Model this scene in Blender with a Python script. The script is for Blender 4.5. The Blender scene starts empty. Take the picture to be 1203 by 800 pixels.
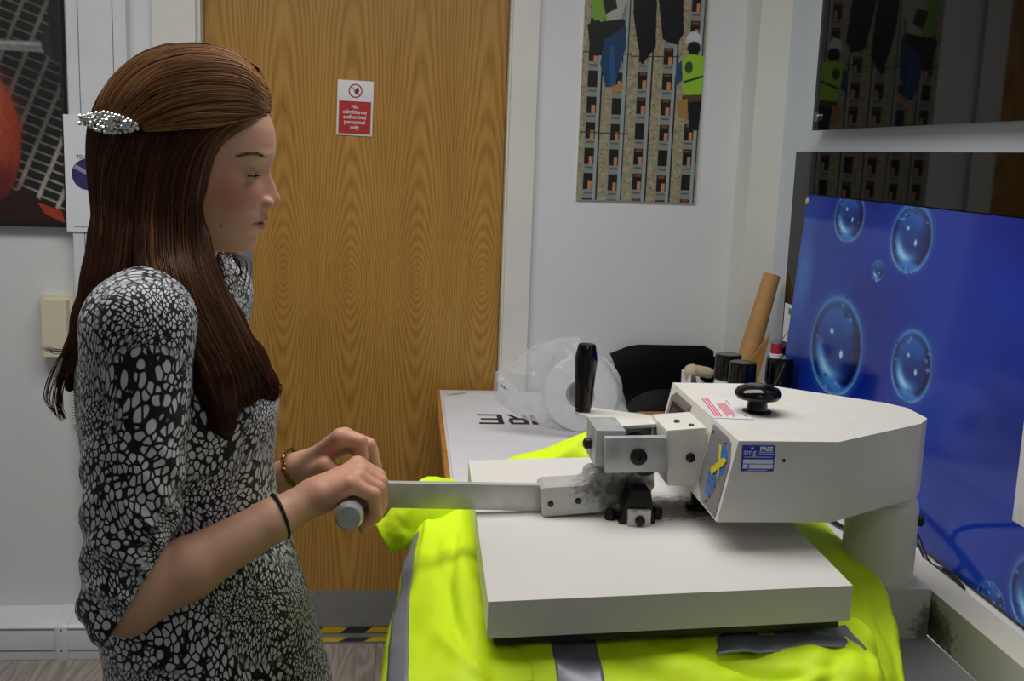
import bpy, bmesh, math, random
import numpy as np
from mathutils import Vector, Matrix, noise as mnoise

S = bpy.context.scene
COL = S.collection
rnd = random.Random(7)
PI = math.pi

# ------------------------------------------------------------------ camera
F, YAW, PITCH, ROLL = 1256.0, 0.0999, 0.1729, 0.03636
CAM = np.array([0.0, 0.0, 1.47])
def camera_axes():
    cy, sy = math.cos(YAW), math.sin(YAW)
    fwd = np.array([sy*math.cos(PITCH), cy*math.cos(PITCH), -math.sin(PITCH)])
    right = np.array([cy, -sy, 0.0]); up = np.cross(right, fwd)
    cr, sr = math.cos(ROLL), math.sin(ROLL)
    return cr*right + sr*up, -sr*right + cr*up, fwd
AR, AU, AF = camera_axes()
cam = bpy.data.objects.new('camera', bpy.data.cameras.new('camera'))
COL.objects.link(cam); S.camera = cam
cam.data.sensor_width = 36.0; cam.data.sensor_fit = 'HORIZONTAL'
cam.data.lens = F/1203*36.0
cam.data.clip_start = 0.05
cam.matrix_world = Matrix([[AR[i], AU[i], -AF[i], CAM[i]] for i in range(3)] + [[0, 0, 0, 1]])

# measured points of the photograph turned into places in the room (known depth, height or side)
def _ray(x, y): return AF + AR*(x-601.5)/F + AU*(400-y)/F
def atY(x, y, Y): d = _ray(x, y); return Vector(CAM + d*(Y-CAM[1])/d[1])
def atZ(x, y, Z): d = _ray(x, y); return Vector(CAM + d*(Z-CAM[2])/d[2])
def atX(x, y, X): d = _ray(x, y); return Vector(CAM + d*(X-CAM[0])/d[0])

# ------------------------------------------------------------------ world, lights, exposure
w = bpy.data.worlds.new('world'); S.world = w; w.use_nodes = True
w.node_tree.nodes['Background'].inputs[0].default_value = (0.80, 0.86, 1.0, 1)
w.node_tree.nodes['Background'].inputs[1].default_value = 0.05
S.view_settings.view_transform = 'Standard'; S.view_settings.look = 'None'
S.view_settings.gamma = 1.0; S.view_settings.exposure = 0.0
def area(name, loc, size, power, color=(1, 0.97, 0.92), target=None):
    l = bpy.data.lights.new(name, 'AREA'); l.shape = 'RECTANGLE'
    l.size, l.size_y = size; l.energy = power; l.color = color
    o = bpy.data.objects.new(name, l); COL.objects.link(o); o.location = loc
    d = (Vector(target) - Vector(loc)) if target else Vector((0, 0, -1))
    o.rotation_euler = d.to_track_quat('-Z', 'Y').to_euler()
    return o
area('ceiling_light_bench', (0.10, 1.60, 2.56), (1.4, 0.9), 20).data.spread = math.radians(165)
area('ceiling_light_room', (-0.95, 1.75, 2.56), (0.6, 0.6), 10).data.spread = math.radians(165)
area('ceiling_light_entry', (0.3, -0.7, 2.56), (0.6, 0.6), 3).data.spread = math.radians(150)

# ------------------------------------------------------------------ helpers
def lin(c):
    if isinstance(c, str): c = tuple(int(c[i:i+2], 16)/255 for i in (0, 2, 4))
    return tuple(((v/12.92) if v <= 0.04045 else ((v+0.055)/1.055)**2.4) for v in c)
class NT:                                    # a thin wrapper to write node trees shortly
    def __init__(s, m): s.t = m.node_tree; s.b = s.t.nodes['Principled BSDF']
    def n(s, typ, **kw):
        nd = s.t.nodes.new(typ)
        for k, v in kw.items():
            if k.startswith('i_'):
                key = k[2:]; key = int(key) if key.isdigit() else key
                s.put(nd.inputs[key], v)
            else: setattr(nd, k, v)
        return nd
    def put(s, sock, v):
        if isinstance(v, bpy.types.NodeSocket): s.t.links.new(v, sock)
        elif isinstance(v, bpy.types.Node): s.t.links.new(v.outputs[0], sock)
        else: sock.default_value = v
    def math(s, op, a, b=0.0, c=0.0): 
        nd = s.t.nodes.new('ShaderNodeMath'); nd.operation = op
        s.put(nd.inputs[0], a); s.put(nd.inputs[1], b); s.put(nd.inputs[2], c); return nd.outputs[0]
    def mix(s, f, a, b):
        nd = s.t.nodes.new('ShaderNodeMix'); nd.data_type = 'RGBA'
        s.put(nd.inputs[0], f)
        for k, v in ((6, a), (7, b)): s.put(nd.inputs[k], v if not isinstance(v, tuple) else (*v[:3], 1))
        return nd.outputs[2]
    def ramp(s, f, stops):
        nd = s.t.nodes.new('ShaderNodeValToRGB'); e = nd.color_ramp.elements
        while len(e) < len(stops): e.new(0.5)
        for k, (p, c) in enumerate(stops):
            e[k].position = p; e[k].color = (*c[:3], 1) if isinstance(c, tuple) else (c, c, c, 1)
        s.put(nd.inputs[0], f); return nd.outputs[0]
    def obj(s): return s.n('ShaderNodeTexCoord').outputs['Object']
    def noise(s, scale, detail=3, vec=None, dim='3D'):
        nd = s.n('ShaderNodeTexNoise', i_Scale=scale, i_Detail=detail)
        s.put(nd.inputs['Vector'], vec if vec is not None else s.obj()); return nd.outputs[0]
    def bump(s, h, strength=0.2, dist=0.002):
        nd = s.n('ShaderNodeBump', i_Strength=strength, i_Distance=dist); s.put(nd.inputs['Height'], h)
        s.put(s.b.inputs['Normal'], nd.outputs[0])
    def set(s, **kw):
        for k, v in kw.items():
            if isinstance(v, tuple) and len(v) == 3: v = (*v, 1)
            s.put(s.b.inputs[k.replace('_', ' ')], v)
def mat(name, color=None, rough=0.5, metal=0.0, vary=0.0, vscale=12, bump=0.0, bscale=200, **kw):
    m = bpy.data.materials.new(name); m.use_nodes = True; t = NT(m)
    c = lin(color) if color is not None else (0.8, 0.8, 0.8)
    t.set(Base_Color=c, Roughness=rough, Metallic=metal)
    if vary:
        t.set(Base_Color=t.mix(t.ramp(t.noise(vscale, 5), [(0.35, 0.0), (0.7, 1.0)]), c, tuple(v*(1-vary) for v in c)))
    if bump: t.bump(t.noise(bscale, 2), bump, 0.001)
    for k, v in kw.items(): t.set(**{k: v})
    return m
def tag(o, label=None, cat=None, group=None, kind=None):
    if label: o['label'] = label
    if cat: o['category'] = cat
    if group: o['group'] = group
    if kind: o['kind'] = kind
    return o
def empty(name, loc, label, cat, group=None):
    o = bpy.data.objects.new(name, None); COL.objects.link(o); o.location = loc
    o.empty_display_size = 0.05
    return tag(o, label, cat, group)
def link(name, me, m=None, parent=None, smooth=False, loc=None):
    o = bpy.data.objects.new(name, me); COL.objects.link(o)
    if m is not None:
        for mm in (m if isinstance(m, (list, tuple)) else [m]): me.materials.append(mm)
    if smooth: me.shade_smooth() if hasattr(me, 'shade_smooth') else None
    if parent is not None:                  # vertices are given in room coordinates: undo the parent's place
        o.parent = parent; p = parent; off = Vector((0, 0, 0))
        while p is not None: off += p.location; p = p.parent
        o.location = -off
    if loc is not None: o.location = loc
    return o
def from_bm(name, bm, m=None, parent=None, smooth=False, auto=None):
    bmesh.ops.recalc_face_normals(bm, faces=bm.faces)
    me = bpy.data.meshes.new(name); bm.to_mesh(me); bm.free()
    if auto is not None:
        me.shade_smooth(); me.set_sharp_from_angle(angle=math.radians(auto))
    return link(name, me, m, parent, smooth)
def bevel_bm(bm, r, seg=2, angle=30):
    if r <= 0: return bm
    es = [e for e in bm.edges if len(e.link_faces) == 2 and e.calc_face_angle(0) > math.radians(angle)]
    bmesh.ops.bevel(bm, geom=es, offset=r, segments=seg, profile=0.5, affect='EDGES', clamp_overlap=True)
    return bm
def hexa(bm, pts):                          # 8 corners: bottom 4 ccw, top 4 ccw
    v = [bm.verts.new(p) for p in pts]
    for f in ((0, 3, 2, 1), (4, 5, 6, 7), (0, 1, 5, 4), (1, 2, 6, 5), (2, 3, 7, 6), (3, 0, 4, 7)): bm.faces.new([v[i] for i in f])
    return bm
def box_bm(x0, y0, z0, x1, y1, z1, bm=None):
    return hexa(bm or bmesh.new(), [(x0, y0, z0), (x1, y0, z0), (x1, y1, z0), (x0, y1, z0), (x0, y0, z1), (x1, y0, z1), (x1, y1, z1), (x0, y1, z1)])
def box(name, a, b, m, parent=None, r=0.0, seg=2):
    return from_bm(name, bevel_bm(box_bm(*a, *b), r, seg), m, parent, auto=40 if r else None)
def prism_bm(loop, vec, bm=None):           # extrude a planar loop along vec
    bm = bm or bmesh.new(); vec = Vector(vec)
    a = [bm.verts.new(p) for p in loop]; b = [bm.verts.new(Vector(p)+vec) for p in loop]
    n = len(a); bm.faces.new(a); bm.faces.new(b[::-1])
    for i in range(n): bm.faces.new([a[i], b[i], b[(i+1) % n], a[(i+1) % n]][::-1])
    return bm
def prism(name, loop, vec, m, parent=None, r=0.0, seg=2, auto=40):
    bm = prism_bm(loop, vec); bmesh.ops.recalc_face_normals(bm, faces=bm.faces)
    return from_bm(name, bevel_bm(bm, r, seg), m, parent, auto=auto)
def lathe_bm(profile, p0, axis, seg=32, bm=None, cap=True):   # profile: (radius, along axis)
    bm = bm or bmesh.new(); ax = Vector(axis).normalized(); u = ax.orthogonal().normalized(); v = ax.cross(u)
    rings = []
    for r, h in profile:
        rings.append([bm.verts.new(Vector(p0)+ax*h+(u*math.cos(2*PI*k/seg)+v*math.sin(2*PI*k/seg))*max(r, 1e-5)) for k in range(seg)])
    for a, b in zip(rings, rings[1:]):
        for k in range(seg): bm.faces.new([a[k], a[(k+1) % seg], b[(k+1) % seg], b[k]])
    if cap: bm.faces.new(rings[0][::-1]); bm.faces.new(rings[-1])
    return bm
def lathe(name, profile, p0, axis, m, parent=None, seg=32, auto=35):
    return from_bm(name, lathe_bm(profile, p0, axis, seg), m, parent, auto=auto)
def tube_bm(pts, rad, seg=10, bm=None, cap=True):
    bm = bm or bmesh.new(); pts = [Vector(p) for p in pts]; n = len(pts)
    rad = [rad]*n if not hasattr(rad, '__len__') else rad
    rings = []; u = None
    for i, p in enumerate(pts):
        t = (pts[min(i+1, n-1)]-pts[max(i-1, 0)]).normalized()
        u = (t.orthogonal() if u is None else (u-t*u.dot(t))).normalized(); v = t.cross(u)
        rings.append([bm.verts.new(p+(u*math.cos(2*PI*k/seg)+v*math.sin(2*PI*k/seg))*rad[i]) for k in range(seg)])
    for a, b in zip(rings, rings[1:]):
        for k in range(seg): bm.faces.new([a[k], a[(k+1) % seg], b[(k+1) % seg], b[k]])
    if cap: bm.faces.new(rings[0][::-1]); bm.faces.new(rings[-1])
    return bm
def tube(name, pts, rad, m, parent=None, seg=10): return from_bm(name, tube_bm(pts, rad, seg), m, parent, auto=50)
def smooth_path(pts, n=8):                  # Catmull-Rom through the points
    P = [np.array(p, float) for p in pts]; P = [2*P[0]-P[1]] + P + [2*P[-1]-P[-2]]; out = []
    for i in range(1, len(P)-2):
        for k in range(n):
            t = k/n; a, b, c, d = P[i-1:i+3]
            out.append(0.5*((2*b)+(c-a)*t+(2*a-5*b+4*c-d)*t*t+(3*b-3*c+d-a)*t**3))
    out.append(P[-2]); return out
def np_mesh(name, V, Fq, m=None, parent=None, smooth=True, color=None):
    me = bpy.data.meshes.new(name); me.from_pydata([], [], [])
    V = np.asarray(V, np.float32); Fq = np.asarray(Fq, np.int32); k = Fq.shape[1]
    me.vertices.add(len(V)); me.vertices.foreach_set('co', V.ravel())
    me.loops.add(Fq.size); me.loops.foreach_set('vertex_index', Fq.ravel())
    me.polygons.add(len(Fq)); me.polygons.foreach_set('loop_start', np.arange(0, Fq.size, k, dtype=np.int32))
    me.update(calc_edges=True)
    if smooth: me.shade_smooth()
    if color is not None:
        ca = me.color_attributes.new('print', 'FLOAT_COLOR', 'POINT')
        c4 = np.ones((len(V), 4), np.float32); c4[:, :3] = color; ca.data.foreach_set('color', c4.ravel())
    return link(name, me, m, parent)
def grid_faces(nu, nv):
    i, j = np.meshgrid(np.arange(nu-1), np.arange(nv-1), indexing='ij'); a = (i*nv+j).ravel()
    return np.stack([a, a+nv, a+nv+1, a+1], 1)
def text_mesh(name, body, size, origin, xdir, ydir, m, parent=None, align='CENTER', depth=0.0006, bold=0.0, squash=1.0, tag_kind=None):
    cu = bpy.data.curves.new('lettering', 'FONT'); cu.body = body; cu.size = size; cu.align_x = align; cu.align_y = 'CENTER'
    cu.extrude = depth/2; cu.offset = bold; cu.resolution_u = 3; cu.space_line = 0.95
    tmp = bpy.data.objects.new('lettering', cu); COL.objects.link(tmp)
    dg = bpy.context.evaluated_depsgraph_get(); me = bpy.data.meshes.new_from_object(tmp.evaluated_get(dg))
    bpy.data.objects.remove(tmp); bpy.data.curves.remove(cu)
    X = Vector(xdir).normalized(); Y = Vector(ydir).normalized(); Z = X.cross(Y); o = Vector(origin)
    for v in me.vertices: v.co = o + X*v.co.x*squash + Y*v.co.y + Z*v.co.z
    me.name = name
    ob = link(name, me, m, parent)
    return ob

# flat printed matter: a fine grid of coloured points stands for the ink
def ink_mat(name, rough=0.35, coat=0.0, spec=0.5):
    m = bpy.data.materials.new(name); m.use_nodes = True; t = NT(m)
    a = t.n('ShaderNodeAttribute', attribute_name='print'); t.set(Base_Color=a.outputs['Color'], Roughness=rough)
    t.b.inputs['Coat Weight'].default_value = coat; t.b.inputs['Coat Roughness'].default_value = 0.03
    t.b.inputs['Specular IOR Level'].default_value = spec
    return m
def to_lin(a): return np.where(a <= 0.04045, a/12.92, ((a+0.055)/1.055)**2.4)
def print_sheet(name, TL, TR, BL, img, m, parent=None, off=(0, 0, 0)):
    h, wd = img.shape[:2]; TL, TR, BL = (np.array(p, float)+np.array(off) for p in (TL, TR, BL))
    u = np.linspace(0, 1, wd); v = np.linspace(0, 1, h)
    V = TL + v[:, None, None]*(BL-TL) + u[None, :, None]*(TR-TL)
    return np_mesh(name, V.reshape(-1, 3), grid_faces(h, wd), m, parent, smooth=False, color=to_lin(np.clip(img.reshape(-1, 3), 0, 1)))
def rgb(h): return np.array([int(h[i:i+2], 16)/255 for i in (0, 2, 4)])
class Raster:                               # coordinates in the print's own units, x right, y down
    def __init__(s, w, h, nx, ny, base):
        s.X, s.Y = np.meshgrid(np.linspace(0, w, nx), np.linspace(0, h, ny)); s.img = np.ones((ny, nx, 3))*base
        s.e = w/nx
    def blend(s, mask, c): s.img += (np.asarray(c)-s.img)*np.clip(mask, 0, 1)[..., None]
    def poly(s, pts, c, a=1.0):
        ins = np.zeros(s.X.shape, bool); n = len(pts)
        for i in range(n):
            (x0, y0), (x1, y1) = pts[i], pts[(i+1) % n]
            if y0 == y1: continue
            k = (s.Y >= min(y0, y1)) & (s.Y < max(y0, y1)); ins ^= k & (s.X < x0+(s.Y-y0)*(x1-x0)/(y1-y0))
        s.blend(ins*a, c)
    def ell(s, cx, cy, rx, ry, c, a=1.0, soft=0.08, ang=0.0):
        ca, sa = math.cos(ang), math.sin(ang); dx, dy = s.X-cx, s.Y-cy
        r = np.hypot((dx*ca+dy*sa)/rx, (-dx*sa+dy*ca)/ry); s.blend(a*np.clip((1-r)/soft+0.5, 0, 1), c); return r
    def rect(s, x0, y0, x1, y1, c, a=1.0): s.blend(((s.X >= x0) & (s.X <= x1) & (s.Y >= y0) & (s.Y <= y1))*a, c)
    def line(s, x0, y0, x1, y1, wd, c, a=1.0):
        d = np.array([x1-x0, y1-y0]); L = np.hypot(*d); d = d/L
        t = np.clip((s.X-x0)*d[0]+(s.Y-y0)*d[1], 0, L); q = np.hypot(s.X-x0-t*d[0], s.Y-y0-t*d[1])
        s.blend(a*np.clip((wd/2-q)/s.e+0.5, 0, 1), c)
def np_noise(shape, scale, seed=0):         # smooth value noise
    r = np.random.RandomState(seed); h, w_ = shape; gh, gw = int(h/scale)+3, int(w_/scale)+3
    g = r.rand(gh, gw); y = np.arange(h)/scale; x = np.arange(w_)/scale
    yi, xi = y.astype(int), x.astype(int); fy, fx = (y-yi)[:, None], (x-xi)[None]
    fy, fx = fy*fy*(3-2*fy), fx*fx*(3-2*fx)
    return (g[yi][:, xi]*(1-fy)*(1-fx)+g[yi+1][:, xi]*fy*(1-fx)+g[yi][:, xi+1]*(1-fy)*fx+g[yi+1][:, xi+1]*fy*fx)
# ------------------------------------------------------------------ materials of the room
M = {}
M['wall'] = mat('wall_paint', 'd9dcdf', 0.55, vary=0.04, vscale=3, bump=0.05, bscale=120)
M['wall_r'] = mat('wall_gloss_paint', 'c6d0da', 0.22, vary=0.03, vscale=3)
M['trim'] = mat('trim_paint', 'dcdcd6', 0.4, vary=0.05, vscale=6)
M['trunk'] = mat('trunking_plastic', 'dadde4', 0.35, vary=0.08, vscale=9)
M['groove'] = mat('groove_shadow_gap', '70757c', 0.7)
M['ceil'] = mat('ceiling_paint', 'e4e4e0', 0.8)
M['black'] = mat('black_plastic', '101012', 0.32)
M['blackgloss'] = mat('black_gloss_plastic', '08080a', 0.12)
M['steel'] = mat('brushed_steel', 'a8a9aa', 0.32, 1.0, vary=0.25, vscale=25)
M['alu'] = mat('satin_aluminium', '9b9da0', 0.42, 0.6, vary=0.1, vscale=20)
M['screw'] = mat('screw_metal', '6f7072', 0.35, 1.0)
M['paper'] = mat('white_paper', 'e2e4ec', 0.7)
M['ink'] = mat('black_ink', '161618', 0.6)
M['red'] = mat('red_print', 'b02a28', 0.45)
M['whitep'] = mat('white_print', 'd8dade', 0.45)

def door_mat():
    m = bpy.data.materials.new('oak_veneer'); m.use_nodes = True; t = NT(m)
    sp = t.n('ShaderNodeSeparateXYZ', i_0=t.obj()); X, Z = sp.outputs[0], sp.outputs[2]
    x0 = atY(412, 314, 3.1).x; pitch = (atY(567, 318, 3.1).x - x0)/2
    wob = t.math('SUBTRACT', t.noise(4.0, 3), 0.5)
    xs = t.math('DIVIDE', t.math('SUBTRACT', X, x0), pitch)
    fr = t.math('SUBTRACT', t.math('FRACT', t.math('ADD', xs, 0.5)), 0.5)          # -0.5..0.5 inside one veneer leaf
    ax = t.math('ADD', t.math('MULTIPLY', t.math('ABSOLUTE', fr), 1.0), t.math('MULTIPLY', wob, 0.05))
    dz = t.math('DIVIDE', t.math('ABSOLUTE', t.math('SUBTRACT', Z, 1.10)), 0.055)
    az = t.math('MULTIPLY', t.math('LOGARITHM', t.math('ADD', dz, t.math('SQRT', t.math('ADD', t.math('MULTIPLY', dz, dz), 1.0))), 2.71828), 0.135)
    v = t.math('SQRT', t.math('ADD', t.math('MULTIPLY', ax, ax), t.math('MULTIPLY', az, az)))
    ph = t.math('ADD', t.math('MULTIPLY', v, 175.0), t.math('MULTIPLY', wob, 5.0))
    s = t.math('ADD', t.math('MULTIPLY', t.math('SINE', ph), 0.5), 0.5)
    mp = t.n('ShaderNodeMapping'); mp.inputs['Scale'].default_value = (170, 1, 5); t.put(mp.inputs[0], t.obj())
    fib = t.noise(1.0, 3, mp.outputs[0])
    g = t.math('ADD', t.math('MULTIPLY', s, 0.33), t.math('MULTIPLY', fib, 0.60))
    mp2 = t.n('ShaderNodeMapping'); mp2.inputs['Scale'].default_value = (14, 1, 1.2); t.put(mp2.inputs[0], t.obj())
    broad = t.noise(1.0, 2, mp2.outputs[0])
    col = t.ramp(g, [(0.18, lin('8f6826')), (0.42, lin('ab7f38')), (0.75, lin('bb9048'))])
    col = t.mix(t.ramp(broad, [(0.4, 0.0), (0.75, 0.30)]), col, lin('8e5c1c'))
    t.set(Base_Color=col, Roughness=0.38); t.b.inputs['Coat Weight'].default_value = 0.15
    t.b.inputs['Coat Roughness'].default_value = 0.25
    return m
M['door'] = door_mat()
def floor_mat(name, seed):
    m = bpy.data.materials.new(name); m.use_nodes = True; t = NT(m)
    mp = t.n('ShaderNodeMapping'); mp.inputs['Scale'].default_value = (9, 1.1, 1); mp.inputs['Location'].default_value = (seed*3.1, seed*1.7, 0)
    t.put(mp.inputs[0], t.obj())
    n1 = t.noise(1.6, 2, mp.outputs[0]); s = t.math('ADD', t.math('MULTIPLY', t.math('SINE', t.math('MULTIPLY', n1, 60.0)), 0.5), 0.5)
    mp2 = t.n('ShaderNodeMapping'); mp2.inputs['Scale'].default_value = (120, 4, 1); t.put(mp2.inputs[0], t.obj())
    g = t.math('ADD', t.math('MULTIPLY', s, 0.4), t.math('MULTIPLY', t.noise(1, 3, mp2.outputs[0]), 0.6))
    t.set(Base_Color=t.ramp(g, [(0.2, lin('837a73')), (0.55, lin('9a918a')), (0.85, lin('aca59e'))]), Roughness=0.45)
    return m
M['floor'] = [floor_mat('vinyl_plank_grain', k) for k in (1, 2, 3)]

# ------------------------------------------------------------------ room shell
WY, DY, RX = 3.05, 3.10, 1.025              # back wall, door face, wall beside the bench
XL = atY(231, 100, WY).x; XR = atY(600, 100, WY).x
def structure(o): o['kind'] = 'structure'; return o
fl = structure(box('floor', (-2.3, -1.6, -0.06), (RX+0.1, 3.3, -0.004), mat('screed', '6d6762', 0.8)))
k = 0
for i in range(18):
    x = -2.28+i*0.184
    for y0, y1 in ((1.15-(i % 3)*0.25, 2.35-(i % 3)*0.25), (2.352-(i % 3)*0.25, 3.16)):
        box('plank', (x+0.0006, y0+0.0006, -0.004), (min(x+0.1834, RX), y1-0.0006, 0.0), M['floor'][(i*7+k) % 3], fl); k += 1
structure(box('ceiling', (-2.3, -1.6, 2.6), (RX+0.1, 3.3, 2.66), M['ceil']))
bm = box_bm(-2.3, WY, 0, XL, 3.25, 2.6); box_bm(XR, WY, 0, RX+0.1, 3.25, 2.6, bm); box_bm(XL, WY, 2.0, XR, 3.25, 2.6, bm)
structure(from_bm('wall_back', bm, M['wall']))
structure(box('wall_right', (RX, -1.6, 0), (RX+0.1, WY, 2.6), M['wall_r']))
structure(box('wall_left', (-2.4, -1.6, 0), (-2.3, 3.25, 2.6), M['wall']))
structure(box('wall_front', (-2.3, -1.7, 0), (RX+0.1, -1.6, 2.6), M['wall']))
# boxed-in pipe in the corner
structure(box('trim_1', (0.938, 2.925, 0), (RX, WY, 2.6), M['trim'], r=0.004))
# door
dr = structure(box('door_1', (XL+0.014, DY, 0.028), (XR-0.008, DY+0.044, 1.985), M['door'], r=0.002))
box('kick_plate', (XL+0.03, DY-0.0015, 0.03), (XR-0.03, DY, 0.146), M['alu'], dr)
kp = box('push_plate', (-0.545, DY-0.002, atY(296, 358, DY).z), (atY(297, 330, DY).x, DY, atY(296, 300, DY).z+0.05), M['alu'], dr, r=0.0008)
for sx in (-0.535, atY(297, 330, DY).x-0.008):
    for sz in (atY(296, 358, DY).z+0.010, atY(296, 300, DY).z+0.035):
        lathe('screw', [(0.0032, 0), (0.0025, 0.001)], (sx, DY-0.002, sz), (0, -1, 0), M['screw'], kp, 10)
for sx in (atY(374, 698, DY).x, atY(468, 697, DY).x):
    lathe('screw', [(0.003, 0), (0.002, 0.001)], (sx, DY-0.0015, 0.137), (0, -1, 0), M['screw'], dr, 10)
fr = structure(from_bm('trim_2', bevel_bm(box_bm(XL, WY, 0, XL+0.012, 3.17, 2.0, box_bm(XR-0.006, WY, 0, XR, 3.17, 2.0, box_bm(XL, WY, 1.988, XR, 3.17, 2.0)))
     , 0.001), M['trim']))
box('architrave', (XR, WY-0.018, 0), (atY(634, 5, WY).x, WY, 2.08), M['trim'], fr, r=0.004)
box('architrave', (atY(180, 20, WY).x, WY-0.018, 0), (XL+0.002, WY, 2.08), M['trim'], fr, r=0.004)
box('architrave', (XL, WY-0.018, 1.995), (XR, WY, 2.08), M['trim'], fr, r=0.004)
structure(box('trim_3', (XL+0.013, DY-0.06, 0), (XR-0.007, DY+0.09, 0.006), M['alu']))
# hazard tape on the threshold: two strips of slanting stripes
yel = mat('yellow_tape', 'c8a81c', 0.5, vary=0.2, vscale=40); blk = mat('black_tape', '2a2a2c', 0.5)
tp = empty('hazard_tape', (0, DY-0.03, 0.006), 'worn black and yellow hazard tape across the threshold under the door', 'tape')
for row, (ya, yb, za, zb) in enumerate(((DY-0.058, DY-0.030, 0.0062, 0.0062), (DY-0.0005, DY-0.0005, 0.008, 0.027))):
    vx = XL+0.02; n = 0
    while vx < XR-0.09:
        q = [(vx, ya, za), (vx+0.075, ya, za), (vx+0.10, yb, zb), (vx+0.025, yb, zb)]
        if row == 0: q = [Vector((p[0], p[1], p[2])) for p in q]
        prism('stripe', q, (0, 0, 0.0008) if row == 0 else (0, -0.0008, 0), yel if n % 2 == 0 else blk, tp, auto=None); n += 1; vx += 0.075
# plastic trunking along the foot of the wall (front, top, grooves, joint cover)
bb = structure(empty('baseboard_back', (-1.5, WY, 0), None, None)); 
TX = atY(205, 700, WY-0.09).x
prof = [(WY, 0.0), (WY-0.095, 0.0), (WY-0.095, 0.098), (WY-0.088, 0.105), (WY-0.012, 0.125), (WY, 0.125)]
prism('trunking', [(-2.3, y, z) for y, z in prof], (TX+2.3, 0, 0), M['trunk'], bb, r=0.002)
for z in (0.028, 0.092): box('cover_edge', (-2.3, WY-0.0965, z), (TX, WY-0.095, z+0.003), M['groove'], bb)
jx = atY(72, 740, WY-0.095).x
jp = [(WY-0.001, 0.0), (WY-0.099, 0.0), (WY-0.099, 0.099), (WY-0.090, 0.108), (WY-0.012, 0.128), (WY-0.001, 0.128)]
jc = prism('joint_cover', [(jx-0.017, y, z) for y, z in jp], (0.034, 0, 0), M['trunk'], bb, r=0.0015)
for z in (0.03, 0.092): lathe('screw', [(0.003, 0), (0.003, 0.001)], (jx, WY-0.099, z), (0, -1, 0), M['screw'], jc, 8)
bb2 = structure(box('baseboard_right', (RX-0.016, -1.6, 0), (RX, 2.92, 0.12), M['trim'], r=0.003))
# vertical trunking between the canvas and the door frame
vt = structure(box('trim_4', (atY(84, 60, WY).x, WY-0.04, 0.13), (atY(153, 60, WY).x, WY, 2.6), M['trunk'], r=0.006))
for px in (92.5, 133): box('cover_edge', (atY(px, 60, WY-0.04).x-0.001, WY-0.0408, 0.13), (atY(px, 60, WY-0.04).x+0.001, WY-0.04, 2.6), M['groove'], vt)

# ------------------------------------------------------------------ sign on the door
c = (atY(396, 94, DY)+atY(438, 160, DY))/2
sg = empty('door_sign', (c.x, DY, c.z), 'white and red no admittance sign screwed to the oak door', 'sign')
SW, SH = 0.1005, 0.152; fy = DY-0.003
tilt = Matrix.Rotation(math.radians(1.2), 4, 'Y')
def sp_(x, z, y=fy): p = tilt @ Vector((x, 0, z)); return Vector((c.x+p.x, y, c.z+p.z))
prism('board', [sp_(-SW/2, -SH/2, DY), sp_(SW/2, -SH/2, DY), sp_(SW/2, SH/2, DY), sp_(-SW/2, SH/2, DY)], (0, -0.003, 0), M['whitep'], sg, r=0.0008)
prism('red_field', [sp_(-0.0445, -0.071), sp_(0.0445, -0.071), sp_(0.0445, 0.019), sp_(-0.0445, 0.019)], (0, -0.0005, 0), M['red'], sg, auto=None)
xd, zd = tilt @ Vector((1, 0, 0)), tilt @ Vector((0, 0, 1))
text_mesh('lettering', 'No\nadmittance\nauthorised\npersonnel\nonly', 0.0148, sp_(0, -0.0245, fy-0.0006), xd, zd, M['whitep'], sg, bold=0.0003)
bm = bmesh.new(); ring = []
for k in range(40):
    a = 2*PI*k/40
    ring.append([bm.verts.new(sp_(r*math.cos(a), 0.0475+r*math.sin(a), fy-0.0006)) for r in (0.0158, 0.0193)])
for k in range(40): a, b = ring[k], ring[(k+1) % 40]; bm.faces.new([a[0], a[1], b[1], b[0]])
from_bm('symbol_ring', bm, M['red'], sg)
# hand under the bar
bm = bmesh.new()
def flat(bm, pts, y): bm.faces.new([bm.verts.new(sp_(px, 0.0475+pz, y)) for px, pz in pts])
flat(bm, [(-0.001, -0.008), (0.007, -0.008), (0.010, -0.001), (0.0085, 0.004), (0.002, 0.004), (-0.002, 0.0)], fy-0.0007)
for k, (fx, ln) in enumerate(((0.0024, 0.0085), (0.0046, 0.0100), (0.0068, 0.0090), (0.0090, 0.0065))):
    flat(bm, [(fx-0.0009, 0.003), (fx+0.0009, 0.003), (fx+0.0013, ln), (fx-0.0004, ln)], fy-0.0007)
flat(bm, [(-0.0015, -0.003), (0.001, -0.005), (-0.0035, 0.003), (-0.005, 0.0025)], fy-0.0007)
from_bm('symbol_hand', bm, M['ink'], sg)
bm = bmesh.new(); flat(bm, [(-0.0125, 0.0108), (-0.0108, 0.0125), (0.0125, -0.0108), (0.0108, -0.0125)], fy-0.0008); from_bm('symbol_bar', bm, M['red'], sg)

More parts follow.
